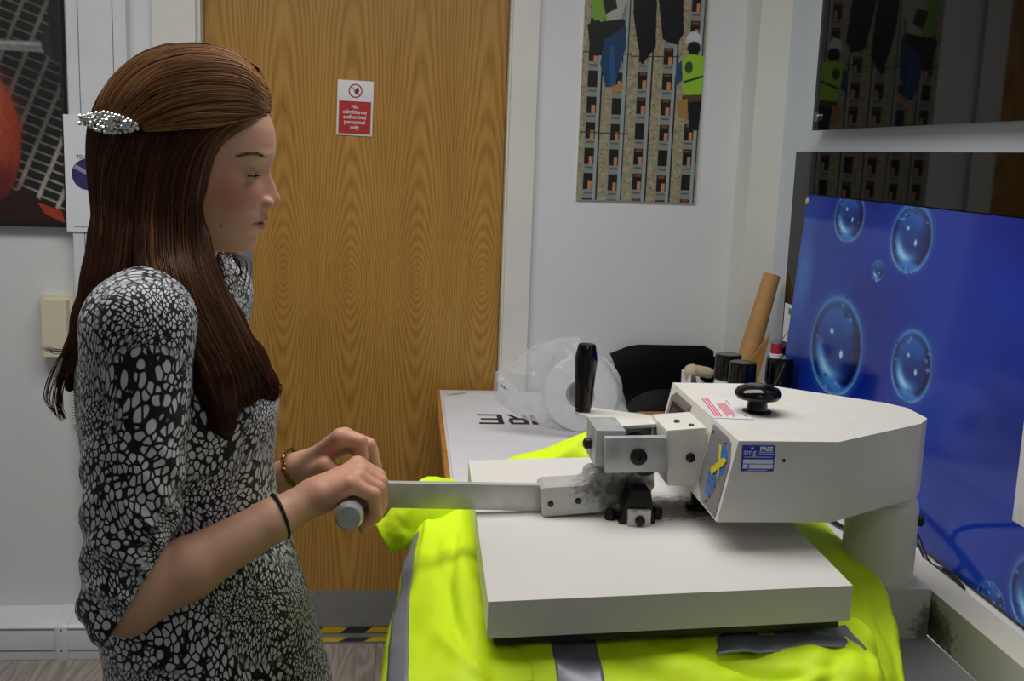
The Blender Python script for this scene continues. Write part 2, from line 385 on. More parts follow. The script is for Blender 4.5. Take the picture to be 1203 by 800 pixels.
# ------------------------------------------------------------------ canvas print at the edge of the room
def canvas_img():
    R = Raster(275, 467, 220, 374, rgb('17191c'))
    X, Y = R.X-200, R.Y-200
    s = 1+0.0018*(Y-120)
    a = math.radians(-63); u = X*math.cos(a)+Y*math.sin(a); v = -X*math.sin(a)+Y*math.cos(a)
    v = v+0.06*u; per = 23
    bar = np.abs(((v+4)/per) % 1-0.5)*per
    row = np.floor((v+4)/per)
    u2 = u-0.12*v+row*4
    cross = np.abs((u2/10.5) % 1-0.5)*10.5
    lit = np.clip(0.75+0.3*np_noise(X.shape, 40, 3), 0, 1)[..., None]
    R.img += (rgb('cdc7b6')*lit-R.img)*np.clip((bar-8.6)/1.2, 0, 1)[..., None]
    R.img += (rgb('c2bcac')*lit-R.img)*(np.clip((cross-3.7)/0.9, 0, 1)*0.95)[..., None]
    R.ell(235, 300, 60, 120, rgb('08090b'), 0.55, 0.6, 0.3)
    R.poly([(0, 262), (258, 265), (258, 276), (0, 274)], rgb('6f7876')); R.line(0, 266, 258, 268, 3, rgb('a8b0ae'), .7)
    R.ell(268, 265, 15, 18, rgb('1d2a28'), 1, .15); R.ell(270, 240, 8, 45, rgb('0d100f'), .8, .3)
    R.ell(150, 372, 78, 96, rgb('7e2a1a'), 1, .03); R.ell(160, 352, 62, 70, rgb('a8492b'), .9, .5); R.ell(190, 345, 14, 50, rgb('c98a55'), .45, .8, .15)
    R.ell(160, 430, 60, 40, rgb('4a1713'), .8, .6)
    R.poly([(190, 445), (225, 425), (275, 452), (275, 467), (170, 467)], rgb('2a1012')); R.poly([(243, 440), (268, 448), (272, 462), (250, 452)], rgb('a53a22'))
    R.rect(0, 461, 275, 467, rgb('0d0d10')); R.rect(272, 0, 275, 467, rgb('1a1b1e'))
    R.img *= (0.9+0.2*np_noise(X.shape, 3, 5))[..., None]
    return R.img
pr = atY(75.5, 130, WY-0.03).x; pb = atY(60, 267, WY-0.03).z
cv = box('canvas_print', (pr-0.665, WY-0.03, pb), (pr, WY-0.0005, pb+1.13), M['ink'])
tag(cv, 'dark canvas print of orange gear on steel grating, above the floor trunking', 'picture')
print_sheet('printed_face', (pr-0.665, WY-0.0305, pb+1.13), (pr, WY-0.0305, pb+1.13), (pr-0.665, WY-0.0305, pb), canvas_img(), ink_mat('canvas_ink', 0.5), cv)
# leaflet hanging by the canvas
la, lb = atY(74, 134, WY-0.045), atY(128, 273, WY-0.045)
lf = box('leaflet', (la.x, WY-0.046, lb.z), (lb.x, WY-0.0405, la.z), M['paper'])
tag(lf, 'white leaflet with a purple disc, hung on the wall trunking behind the hair', 'leaflet')
cc = atY(103, 205, WY-0.046)
lathe('printed_disc', [(0.0415, 0), (0.0415, 0.0006)], (cc.x, WY-0.046, cc.z), (0, -1, 0), mat('purple_print', '3a2a66', 0.5), lf, 32)
prism('disc_stripe', [(cc.x-0.036, WY-0.0467, cc.z+0.016), (cc.x-0.030, WY-0.0467, cc.z+0.026), (cc.x+0.036, WY-0.0467, cc.z-0.012), (cc.x+0.034, WY-0.0467, cc.z-0.02)], (0, -0.0003, 0), mat('lilac_print', '9a90b8', .5), lf, auto=None)
text_mesh('lettering', 'TELE', 0.014, (atY(92, 184, WY-0.046).x-0.006, WY-0.0467, atY(92, 184, WY).z), (1, 0, 0), (0, 0, 1), M['ink'], lf, 'LEFT')
box('fine_print', (la.x+0.02, WY-0.0466, lb.z+0.012), (lb.x-0.01, WY-0.046, lb.z+0.0135), M['groove'], lf)
# wall handset with coiled cord
hp = atY(74, 372, WY-0.03); cream = mat('cream_plastic', 'd9d4bb', 0.4)
hs = empty('wall_handset', (hp.x, WY, hp.z-0.08), 'cream wall handset with a coiled cord behind her shoulder', 'telephone')
x0, x1 = atY(52, 370, WY).x, atY(100, 370, WY).x; zt, zb = atY(60, 345, WY).z, atY(60, 412, WY).z
box('cradle', (x0, WY-0.03, zb-0.02), (x1, WY, zt), cream, hs, r=0.008, seg=3)
box('handset', (x0+0.012, WY-0.062, zb-0.005), (x0+0.078, WY-0.028, zt-0.010), cream, hs, r=0.014, seg=4)
cpts = [(x1-0.03+0.007*math.cos(t*0.9), WY-0.014+0.007*math.sin(t*0.9), zb-0.03-t*0.0012) for t in range(0, 150)]
tube('coiled_cord', [(x1-0.03, WY-0.014, zb-0.018)]+cpts, 0.0025, cream, hs, 6)
# cable dropping from the leaflet
tag(tube('cable', smooth_path([atY(97, 272, WY-0.006), atY(99, 300, WY-0.006), atY(101, 345, WY-0.006)]), 0.0018, M['trunk']), 'thin white cable hanging from under the leaflet down to the handset', 'cable')

# ------------------------------------------------------------------ construction picture on the back wall
def site_img():
    W0, H0 = 152, 316
    R = Raster(W0, H0, 228, 474, rgb('a59e80'))
    X, Y = R.X, R.Y; y0 = 80                                    # raster y = photo y + 80
    n = np_noise(X.shape, 4, 1)[..., None]
    R.img *= (0.88+0.25*n)
    for cidx in range(-1, 6):
        cx = cidx*31
        R.rect(cx+7, 0, cx+26, H0, rgb('8f968f'))               # frame with openings
        R.rect(cx+20, 0, cx+24.5, H0, rgb('a2abad')); R.rect(cx+24, 0, cx+25.8, H0, rgb('1c1d1e'))
        for r in range(-2, 11):
            wy = 283-r*31+(cidx % 2)*1.5-cidx*0.6
            R.rect(cx+8, wy, cx+19.5, wy+20, rgb('231d18'))
            if (r+cidx) % 5 != 4: R.rect(cx+14, wy+10, cx+18.5, wy+20, rgb('cf8f6b')); R.rect(cx+10, wy+1, cx+18, wy+4, rgb('a8623f'), 0.7 if cidx > 1 else 0)
            R.rect(cx+9, wy+23, cx+19, wy+25, rgb('5d6467'))
            for k in (2, 3.2): R.ell(cx+29+0.8*(k-2)*3, wy+8*k-8, 0.9, 0.9, rgb('4c4738'), .8, .3)
            R.ell(cx+36, wy+2, 0.9, 0.9, rgb('4c4738'), .7, .3)
    for yy in (137, 233): R.line(0, yy, 60, yy+1, 1.4, rgb('3a2e26'))
    R.line(60, 140, 120, 138, 1.2, rgb('3a2e26'))
    # worker with jeans
    R.poly([(8, 0), (34, 0), (40, 60), (38, 96), (12, 100), (6, 70)], rgb('7fae3a')); R.poly([(15, 0), (54, 0), (56, 60), (44, 100), (28, 100)], rgb('b9b9ac'))
    R.poly([(20, 70), (36, 66), (40, 84), (26, 92)], rgb('1f2a20'))
    R.poly([(4, 104), (48, 96), (50, 138), (10, 142)], rgb('1d211f')); R.poly([(26, 122), (52, 104), (53, 130), (41, 178), (30, 178), (22, 150)], rgb('23456f')); R.poly([(33, 130), (38, 128), (43, 175), (36, 178)], rgb('2f5a8c'))
    R.poly([(36, 178), (50, 172), (53, 180), (40, 186)], rgb('b98a4e'))
    # dark trousers
    R.poly([(58, 0), (92, 0), (88, 60), (90, 128), (74, 150), (66, 120), (60, 90)], rgb('121214')); R.poly([(86, 0), (116, 0), (124, 110), (116, 124), (98, 118), (90, 70)], rgb('17161a'))
    # worker in the lime vest
    R.ell(137, 116, 9, 9, rgb('d8dadd'), 1, .1); R.rect(126, 118, 147, 122, rgb('c4c6ca')); R.ell(138, 127, 8, 8, rgb('1d1a1a'), 1, .1)
    R.poly([(124, 140), (134, 134), (152, 136), (152, 184), (128, 184)], rgb('9cd03a')); R.ell(133, 150, 5, 7, rgb('30402a'), .9, .2); R.line(128, 168, 152, 160, 2.5, rgb('2c3626'))
    R.poly([(117, 148), (124, 142), (126, 166), (116, 176)], rgb('2a4f78')); R.poly([(127, 184), (152, 182), (152, 192), (126, 194)], rgb('5a4630'))
    R.poly([(122, 190), (134, 188), (136, 212), (124, 212)], rgb('a98548')); R.poly([(134, 192), (152, 190), (150, 226), (138, 226)], rgb('1b1c22'))
    R.img *= 0.92
    return R.img
pl, prr = atY(678.5, 235, WY-0.01), atY(818.5, 238, WY-0.01)
px0, px1 = atY(682.5, 110, WY-0.01).x, atY(825, 110, WY-0.01).x; pz = pl.z+0.002
hgt = (px1-px0)*316/152
st = box('site_picture', (px0, WY-0.009, pz), (px1, WY-0.0005, pz+hgt), M['whitep'])
tag(st, 'tall frameless photo print of builders on concrete formwork, between the door and the corner', 'picture')
print_sheet('printed_face', (px0, WY-0.0095, pz+hgt), (px1, WY-0.0095, pz+hgt), (px0, WY-0.0095, pz), site_img(), ink_mat('site_ink', 0.35), st)

# ------------------------------------------------------------------ glossy panels along the bench wall
PXX = 0.992
gl = mat('black_acrylic', '030304', 0.03); gl.node_tree.nodes['Principled BSDF'].inputs['Specular IOR Level'].default_value = 0.28
z1 = atX(954, 153.5, PXX); z2 = atX(935.5, 178, PXX)
up = box('black_panel', (PXX, 1.05, z1.z), (PXX+0.006, z1.y, 2.25), gl, r=0.001); tag(up, 'black glossy acrylic panel on steel standoffs, the higher of two on the wall', 'panel')
s0 = atX(961.5, 137.5, PXX)
for yy, zz in ((s0.y, s0.z), (1.3, s0.z), (s0.y, 2.2)):
    lathe('standoff', [(0.009, -0.0315), (0.009, 0.0), (0.0115, 0.0005), (0.0115, 0.006), (0.010, 0.0075)], (PXX, yy, zz), (-1, 0, 0), M['steel'], up, 20)
lo = box('black_panel', (PXX, 1.05, 0.962), (PXX+0.006, z2.y, z2.z), gl, r=0.001); tag(lo, 'black glossy acrylic panel behind the blue bubble print, lower of the two', 'panel')
# paper held on the lower panel's edge
pa = atX(921, 355, PXX-0.002); pb_ = atX(918, 399, PXX-0.002)
ph = box('pinned_paper', (PXX-0.0025, 2.45, pb_.z), (PXX-0.0005, pa.y-0.01, pa.z), M['paper'])
tag(ph, 'white sheet with a green mark, stuck on the black panel above the spray cans', 'paper')
gp = atX(928, 366, PXX-0.003); box('green_mark', (PXX-0.0032, gp.y-0.08, gp.z-0.008), (PXX-0.0026, gp.y+0.01, gp.z+0.008), mat('green_print', '2f8f63', .6), ph)

# blue bubble print leaning on the panel
TBZ = 0.785                                  # bench top
BT, BB = Vector((0.975, 2.57, 1.397)), Vector((0.938, 2.57, TBZ+0.005))
def on_print(x, y):                          # pixel of the photograph -> metres along / down the print
    nrm = (BB-BT).cross(Vector((0, 1, 0))); d = Vector(_ray(x, y)); p = Vector(CAM)+d*((BT-Vector(CAM)).dot(nrm)/d.dot(nrm))
    return BT.y-p.y, (p-BT).dot((BB-BT).normalized())
BW, BH = 1.55, (BB-BT).length
def bubble_img():
    R = Raster(BW, BH, 440, 180, rgb('0c2690'))
    X, Y = R.X, R.Y
    n = np_noise(X.shape, 70, 4); n2 = np_noise(X.shape, 34, 9)
    R.blend(0.55*np.clip((n-0.4)*2, 0, 1), rgb('1a48b0')); R.blend(0.6*np.clip((0.5-n2)*1.6, 0, 1), rgb('0e1a66'))
    R.blend(0.5*np.exp(-(X/0.07)**2), rgb('2f6fd0')); R.ell(0.05, 0.2, 0.05, 0.08, rgb('4a92e0'), .5, 1.0)
    R.ell(0.2, 0.30, 0.25, 0.06, rgb('2b5cc0'), .35, 1.2)
    def bub(cx, cy, rx, ry, seed):
        r = np.random.RandomState(seed)
        R.ell(cx, cy, rx*1.06, ry*1.06, rgb('2a68c4'), .5, .12)
        R.ell(cx, cy, rx, ry, rgb('0c2268'), 1, .05)
        q = np.hypot((X-cx)/rx, (Y-cy)/ry); ins = q < 1
        R.blend(np.clip(1-np.abs(q-0.93)/0.06, 0, 1)*0.75, rgb('4f9be6'))
        R.blend(np.clip(1-np.abs(q-0.80)/0.05, 0, 1)*0.6*(np_noise(X.shape, 9, seed) > .45), rgb('06103c'))
        R.ell(cx-.05*rx, cy-.42*ry, rx*.62, ry*.40, rgb('2a62b8'), .8, .7)
        R.ell(cx+.05*rx, cy+.0*ry, rx*.66, ry*.36, rgb('0e3384'), .7, .8)
        ang = np.arctan2((Y-cy)/ry, (X-cx)/rx); low = np.clip(np.cos(ang-2.1), 0, 1)
        R.blend(.95*np.exp(-((q-.60)/.20)**2)*low**1.3, rgb('4b9ce4')); R.blend(.8*np.exp(-((q-.58)/.11)**2)*low**4, rgb('b6e2f8'))
        R.blend(.8*np.exp(-((q-.80)/.07)**2)*np.clip(np.cos(ang+0.3), 0, 1)**.7, rgb('040a2c'))
        R.blend(.6*np.exp(-((q-.82)/.05)**2)*np.clip(np.cos(ang-3.3), 0, 1), rgb('07124a'))
        R.ell(cx+.1*rx, cy+.78*ry, rx*.5, ry*.10, rgb('3a86d8'), .8, .8)
        R.blend(ins*np.clip((X-cx)/rx-0.45, 0, 1)*1.2*(q < .88), rgb('050d34'))
        R.ell(cx-.2*rx, cy-.25*ry, rx*.07, ry*.05, rgb('dff3ff'), .8, .9); R.ell(cx+.25*rx, cy+.12*ry, rx*.06, ry*.08, rgb('c8ecff'), .9, .6)
        R.blend(ins*np.clip(1-np.abs(q-0.97)/0.03, 0, 1)*np.clip((Y-cy)/ry+.35, 0, 1)*.8, rgb('9fd4f8'))
        R.blend(ins*np.clip((cy-Y)/ry-.1, 0, 1)*np.clip((q-.55)/.4, 0, 1)*.55, rgb('5f9fdc'))
        for _ in range(15):
            a = r.uniform(-PI, 0) if r.rand() < .75 else r.uniform(0, PI); d = r.uniform(.66, .90); s = r.uniform(.025, .06)
            R.ell(cx+rx*d*math.cos(a), cy+ry*d*math.sin(a), rx*s*1.4, ry*s*.7, rgb('86b8ea') if r.rand() > .45 else rgb('081650'), .6, .9)
    for k, (l, t, r_, b) in enumerate(((980, 222, 1016, 286), (1045, 236, 1096, 323), (1024, 306, 1039, 331), (949, 345, 1014, 469), (1045, 385, 1096, 477), (1146, 686, 1182, 726), (1180, 650, 1260, 760), (1120, 380, 1121, 381))[:7]):
        cx, cy = on_print((l+r_)/2, (t+b)/2); xl, _ = on_print(l, (t+b)/2); xr, _ = on_print(r_, (t+b)/2); _, yt = on_print((l+r_)/2, t); _, yb = on_print((l+r_)/2, b)
        bub(cx, cy, (xr-xl)/2, (yb-yt)/2, k+1)
    return R.img
nb = (BB-BT).cross(Vector((0, 1, 0))).normalized(); nb = nb if nb.x < 0 else -nb
bp = prism('bubble_print', [BT, BT+Vector((0, -BW, 0)), BB+Vector((0, -BW, 0)), BB], -nb*0.010, M['black'], r=0.0012)
tag(bp, 'wide glossy blue print of air bubbles leaning on the lower black panel', 'picture')
print_sheet('printed_face', BT, BT+Vector((0, -BW, 0)), BB-(BB-BT).normalized()*0.004, bubble_img(), ink_mat('bubble_ink', 0.10, 0.0, 0.32), bp, off=nb*0.0008)
p0 = Vector((0, 0, 0)); uu, vv = on_print(948.5, 236); p0 = BT+Vector((0, -0.008, 0))+(BB-BT).normalized()*0.016
lathe('corner_button', [(0.008, 0), (0.008, 0.003), (0.006, 0.004)], p0+nb*0.001, nb, mat('ivory_plastic', 'b9ad8e', .4), bp, 18)
# ------------------------------------------------------------------ bench
M['lam'] = mat('white_laminate', 'dcdce0', 0.35, vary=0.05, vscale=8)
M['lip'] = mat('beech_lipping', 'b9803c', 0.45, vary=0.3, vscale=30)
M['board'] = mat('white_foam_board', 'e0e0e8', 0.6, vary=0.05, vscale=14)
TX0, TX1, TY0, TY1 = 0.088, RX-0.004, 0.84, WY-0.003
bt = empty('bench', (0.5, 1.9, 0), 'long white bench with beech lipping along the wall, under the press', 'table')
box('worktop', (TX0+0.011, TY0+0.016, TBZ-0.03), (TX1, TY1, TBZ), M['lam'], bt)
box('lipping', (TX0, TY0, TBZ-0.03), (TX0+0.011, TY1, TBZ), M['lip'], bt, r=0.002)
box('lipping', (TX0+0.011, TY0, TBZ-0.03), (TX1, TY0+0.016, TBZ), M['lip'], bt, r=0.002)
for lx in (TX0+0.05, TX1-0.09):
    for ly in (TY0+0.06, TY1-0.10): box('leg', (lx, ly, 0.0), (lx+0.04, ly+0.04, TBZ-0.03), M['steel'], bt, r=0.003)
for ly in (TY0+0.07, TY1-0.09): box('rail', (TX0+0.09, ly, TBZ-0.09), (TX1-0.09, ly+0.02, TBZ-0.03), M['steel'], bt)
# white board lying on the bench, corner torn, with upside-down letters
BZ = TBZ+0.005
edge = [(0.108, 1.72), (0.104, 2.2), (0.107, 2.93), (0.116, 2.955), (0.122, 2.95), (0.131, 2.972), (0.142, 2.968), (0.152, 2.985), (0.172, 2.99), (0.178, 3.0), (0.21, 2.996), (0.55, 3.005), (0.55, 1.72)]
wb = prism('sign_board', [(x, y, TBZ+0.0003) for x, y in edge], (0, 0, 0.0047), M['board'], auto=None)
tag(wb, 'white board with a torn corner and upside-down black letters, lying on the bench', 'board')
prism('torn_layer', [(0.118, 2.955, BZ), (0.135, 2.974, BZ), (0.155, 2.988, BZ), (0.176, 3.0, BZ), (0.168, 2.975, BZ), (0.14, 2.958, BZ)], (0, 0, 0.0015), mat('torn_card', 'b9b6b2', .9, vary=.3, vscale=80), wb, auto=None)
def letter(strokes, x0, x1, y0, y1):         # strokes in a unit letter, read from the wall side; turned to the camera
    bm = bmesh.new()
    for s in strokes:
        bm.faces.new([bm.verts.new((x1-(x1-x0)*u, y1-(y1-y0)*v, BZ+0.0004)) for u, v in s])
    bmesh.ops.recalc_face_normals(bm, faces=bm.faces)
    for f in bm.faces:
        if f.normal.z < 0: f.normal_flip()
    me = bpy.data.meshes.new('lettering'); bm.to_mesh(me); bm.free(); link('lettering', me, M['ink'], wb)
def brect(a, b, c_, d): return [(a, b), (c_, b), (c_, d), (a, d)]
def lrange(xl, xr): return atZ(xl, 493, BZ).x, atZ(xr, 493, BZ).x
yA, yB = atZ(595, 498.5, BZ).y, atZ(595, 487, BZ).y         # near and far end of the letters
a, b = lrange(562, 591); letter([brect(0, 0, .22, 1), brect(.22, .84, 1, 1), brect(.22, .42, .9, .57), brect(.22, 0, 1, .14)], a, b, yA, yB)
a, b = lrange(596, 620); letter([brect(0, 0, .22, 1), brect(.22, .82, .9, 1), brect(.22, .38, .9, .55), brect(.74, .55, .95, .82), [(.42, .38), (.66, .38), (1, 0), (.74, 0)]], a, b, yA, yB)
a, b = lrange(623.5, 630); letter([brect(0, 0, 1, 1)], a, b, yA, yB)

# ------------------------------------------------------------------ heat press
def press_mat():
    m = bpy.data.materials.new('cream_enamel'); m.use_nodes = True; t = NT(m)
    o = t.obj(); sp = t.n('ShaderNodeSeparateXYZ', i_0=o)
    g = t.ramp(t.noise(40, 4), [(0.45, 0.0), (0.8, 1.0)])
    t.set(Base_Color=t.mix(t.math('MULTIPLY', g, 0.12), lin('dcdad4'), lin('a89e86')), Roughness=0.38)
    t.bump(t.noise(260, 2), 0.06, 0.001); return m
def greasy_mat(name, base, centre, rad, col='2a2218', spread=0.9):   # enamel with an oily stain at one place
    m = bpy.data.materials.new(name); m.use_nodes = True; t = NT(m); o = t.obj()
    mp = t.n('ShaderNodeMapping', vector_type='TEXTURE'); mp.inputs['Location'].default_value = centre; mp.inputs['Scale'].default_value = rad; t.put(mp.inputs[0], o)
    ln = t.n('ShaderNodeVectorMath', operation='LENGTH'); t.put(ln.inputs[0], mp.outputs[0])
    d = t.math('ADD', ln.outputs['Value'], t.math('MULTIPLY', t.math('SUBTRACT', t.noise(110, 5), 0.5), 1.3))
    f = t.ramp(d, [(0.25, spread), (0.62, spread*0.72), (1.0, 0.0)])
    t.set(Base_Color=t.mix(f, lin(base), lin(col)), Roughness=0.42); return m
M['enamel'] = press_mat()
M['enamel_grease'] = greasy_mat('cream_enamel_greasy', 'd6d3d0', (0.350, 1.298, 1.03), (0.125, 0.050, 0.20), '241809', 0.93)
M['foot_grease'] = greasy_mat('cream_enamel_rusty', 'cbc9c0', (0.690, 1.245, 0.885), (0.03, 0.06, 0.035), '4a3a18')
M['cast'] = greasy_mat('worn_zinc', 'bfc0bc', (0.268, 1.272, 1.060), (0.060, 0.06, 0.032), '1e1c1c', 0.92)
b_ = M['cast'].node_tree.nodes['Principled BSDF']; b_.inputs['Metallic'].default_value = 0.3; b_.inputs['Roughness'].default_value = 0.38
M['plate'] = mat('zinc_plate', 'bcc1c1', 0.4, 0.3, vary=0.3, vscale=40)
M['bar'] = mat('polished_bar', 'cfd0cc', 0.34, 0.35, vary=0.2, vscale=30)
M['dark'] = mat('greasy_iron', '1b1917', 0.4, 0.4, vary=0.4, vscale=60)
M['grey'] = mat('grey_faceplate', '8d8c90', 0.4, 0.35)
hpz = empty('heat_press', (0.4, 1.3, TBZ), 'cream swing-arm heat press with a long steel lever, standing on the bench', 'machine')
YC = 1.295
# lower body, base, pad
box('base', (0.13, 1.03, TBZ), (0.688, 1.52, 0.866), mat('grey_base_enamel', '8f9298', 0.5, vary=.15), hpz, r=0.006)
box('base_beam', (0.690, 0.86, 0.866), (0.735, 1.40, 0.927), M['foot_grease'], hpz, r=0.003)
box('beam_foot', (0.695, 0.88, TBZ), (0.73, 0.94, 0.866), M['black'], hpz)
box('beam_foot', (0.695, 1.34, TBZ), (0.73, 1.40, 0.866), M['black'], hpz)
box('column_foot', (0.54, 1.25, 0.866), (0.683, 1.37, 0.934), M['foot_grease'], hpz, r=0.005)
lathe('column', [(0.047, 0), (0.046, 0.095), (0.044, 0.105), (0.041, 0.107), (0.041, 0.14)], (0.632, 1.305, 0.934), (0, 0, 1), M['enamel'], hpz, 40)
lathe('column_bolt', [(0.008, 0), (0.008, 0.006), (0.005, 0.008)], (0.672, 1.285, 1.015), (1, -.4, 0), M['dark'], hpz, 12)
lathe('pedestal', [(0.07, 0), (0.05, 0.02), (0.05, 0.08)], (0.29, YC, 0.86), (0, 0, 1), M['enamel'], hpz, 24)
box('lower_platen', (0.105, 1.055, 0.925), (0.485, 1.545, 0.950), M['enamel'], hpz, r=0.004)
box('silicone_pad', (0.107, 1.057, 0.950), (0.483, 1.543, 0.958), M['black'], hpz, r=0.003)
# heated platen: tilts a little
FL = atZ(573.5, 707, 1.020); BL = atZ(550.5, 541, 1.020); FR = atZ(1002, 688, 1.030); BR = FR+(BL-FL)
dn = Vector((0, 0, -0.040))
bm = hexa(bmesh.new(), [FL+dn, FR+dn, BR+dn, BL+dn, FL, FR, BR, BL])
from_bm('heated_platen', bevel_bm(bm, 0.004, 3), M['enamel_grease'], hpz, auto=40)
def ins(p, k=0.02): c0 = (FL+BR)/2; return p+(c0-p)*k*2
bm = hexa(bmesh.new(), [ins(p)+Vector((0, 0, -0.052)) for p in (FL, FR, BR, BL)]+[ins(p)+Vector((0, 0, -0.040)) for p in (FL, FR, BR, BL)])
from_bm('heating_plate', bm, M['black'], hpz)
# arm housing
top = [(0.379, 1.150), (0.497, 1.150), (0.640, 1.240), (0.662, 1.268), (0.662, 1.325), (0.645, 1.352), (0.505, 1.462), (0.379, 1.462)]
z0, z1_ = 1.060, 1.157
bm = bmesh.new(); lo_ = [bm.verts.new((x-(0.019 if x < 0.4 else 0), y, z0)) for x, y in top]; hi_ = [bm.verts.new((x, y, z1_)) for x, y in top]
bm.faces.new(lo_[::-1]); bm.faces.new(hi_)
for i in range(8): bm.faces.new([lo_[i], lo_[(i+1) % 8], hi_[(i+1) % 8], hi_[i]])
from_bm('arm_housing', bevel_bm(bm, 0.009, 4, 20), M['enamel'], hpz, auto=50)
def endp(y, z, o=0.001): return Vector((0.361+(z-z0)*0.019/0.097-o, y, z))
def endplate(pts, label=None):
    return prism('faceplate', [endp(y, z) for y, z in pts], (-0.0012, 0, 0), M['grey'], hpz, auto=None)
fp = endplate([(1.158, 1.063), (1.158, 1.130), (1.170, 1.149), (1.185, 1.152), (1.246, 1.152), (1.246, 1.082), (1.218, 1.063)])
for y, z in ((1.185, 1.145), (1.20, 1.069), (1.238, 1.145)): lathe('screw', [(0.003, 0), (0.002, 0.0012)], endp(y, z, 0.0022), (-1, 0, 0), M['screw'], fp, 10)
blue = mat('logo_blue', '1f6fc0', 0.4); yell = mat('logo_yellow', 'd6c419', 0.4)
def disc(cy, cz, ry, rz, o): return [endp(cy+ry*math.cos(a), cz+rz*math.sin(a), o) for a in [2*PI*k/32 for k in range(32)]]
prism('logo_disc', disc(1.183, 1.124, 0.0165, 0.0185, 0.0022), (-0.0004, 0, 0), blue, fp, auto=None)
def stroke(pts, o=0.0028): return [endp(y, z, o) for y, z in pts]
lg = prism('logo_cross', stroke([(1.204, 1.139), (1.194, 1.137), (1.183, 1.118), (1.174, 1.098), (1.167, 1.090), (1.181, 1.104), (1.192, 1.120)]), (-0.0004, 0, 0), yell, fp, auto=None)
prism('logo_cross', stroke([(1.210, 1.106), (1.202, 1.100), (1.186, 1.113), (1.171, 1.121), (1.165, 1.129), (1.176, 1.130), (1.190, 1.122)], 0.0033), (-0.0004, 0, 0), yell, fp, auto=None)
for k in range(4):
    box('logo_line', (endp(1.19, 1.101-k*0.0075).x-0.0026, 1.178+k*0.004, 1.098-k*0.0075), (endp(1.19, 1.101-k*0.0075).x-0.0018, 1.214-k*0.001, 1.1025-k*0.0075), blue, fp)
fp2 = endplate([(1.350, 1.075), (1.350, 1.150), (1.430, 1.150), (1.450, 1.140), (1.452, 1.075)])
q = [endp(y, z, 0.003) for y, z in ((1.362, 1.112), (1.362, 1.138), (1.43, 1.138), (1.43, 1.112))]
prism('display_bezel', q, (-0.002, 0, 0), M['black'], fp2, auto=None)
q = [endp(y, z, 0.0055) for y, z in ((1.372, 1.117), (1.372, 1.133), (1.42, 1.133), (1.42, 1.117))]
prism('display_screen', q, (-0.0004, 0, 0), mat('dark_display', '3b3d40', 0.15), fp2, auto=None)
lathe('screw', [(0.003, 0), (0.002, 0.0012)], endp(1.356, 1.144, 0.0022), (-1, 0, 0), M['screw'], fp2, 10)
# pressure knob
kn = atZ(889, 484, z1_)
lathe('pressure_knob', [(0.0185, 0), (0.0185, 0.002), (0.0135, 0.004), (0.0125, 0.014), (0.016, 0.017), (0.0265, 0.0185), (0.0295, 0.0225), (0.0295, 0.026), (0.026, 0.031), (0.017, 0.0345), (0.006, 0.0355)], (kn.x, kn.y, z1_), (0, 0, 1), M['blackgloss'], hpz, 48)
# pat-test sticker
sx0, sx1 = atY(871, 540, 1.15).x, atY(909.5, 540, 1.15).x; sz1, sz0 = atY(890, 523, 1.15).z, atY(890, 553.5, 1.15).z
FYH = 1.1498
sb = box('test_sticker', (sx0, FYH-0.0006, sz0), (sx1, FYH, sz1), mat('sticker_blue', '2440b8', 0.4), hpz); sw, sh = sx1-sx0, sz1-sz0
sb['label'] = 'blue PASS test sticker on the housing'
wl = mat('sticker_white', 'e2e6f6', 0.5)
def sbox(u0, v0, u1, v1, m=wl): box('sticker_field', (sx0+u0*sw, FYH-0.0009, sz0+v0*sh), (sx0+u1*sw, FYH-0.0005, sz0+v1*sh), m, sb)
sbox(.05, .30, .96, .46); sbox(.05, .11, .20, .27); sbox(.24, .11, .96, .27)
text_mesh('lettering', 'smg', 0.0095, (sx0+.235*sw, FYH-0.001, sz0+.74*sh), (1, 0, 0), (0, 0, 1), wl, sb, depth=.0003)
text_mesh('lettering', 'PASS', 0.0072, (sx0+.73*sw, FYH-0.001, sz0+.86*sh), (1, 0, 0), (0, 0, 1), wl, sb, depth=.0003, bold=.0004)
for k in range(2): sbox(.51, .72-k*.07, .95, .745-k*.07)
sbox(.08, .54, .93, .56); sbox(.2, .04, .8, .06); sbox(.26, .86, .34, .92)
lathe('housing_screw', [(0.0022, 0), (0.0015, 0.001)], atY(921, 541, 1.1500), (0, -1, 0), M['dark'], hpz, 10)
# warning label on the lid
lab = [atZ(*p, z1_+0.0004) for p in ((819, 466), (838, 491), (886, 493), (862, 468))]
wlb = prism('warning_label', lab, (0, 0, 0.0003), M['whitep'], hpz, auto=None); wlb['label'] = 'white warning label printed in red'
redp = mat('red_fine_print', 'd4566c', 0.5)
ux, vx_ = lab[3]-lab[0], lab[1]-lab[0]
def lstr(u0, v0, u1, v1): 
    o = lab[0]+Vector((0, 0, 0.0005)); prism('print_line', [o+ux*u0+vx_*v0, o+ux*u1+vx_*v0, o+ux*u1+vx_*v1, o+ux*u0+vx_*v1], (0, 0, 0.0002), redp, wlb, auto=None)
for k in range(3): lstr(.07+k*.075, .07, .11+k*.075, .93)
for k in range(5): lstr(.38+k*.055, .3+.02*(k % 2), .41+k*.055, .92-.05*(k % 3))
lstr(.70, .15, .74, .22); lstr(.70, .28, .73, .36); lstr(.86, .8, .9, .88)
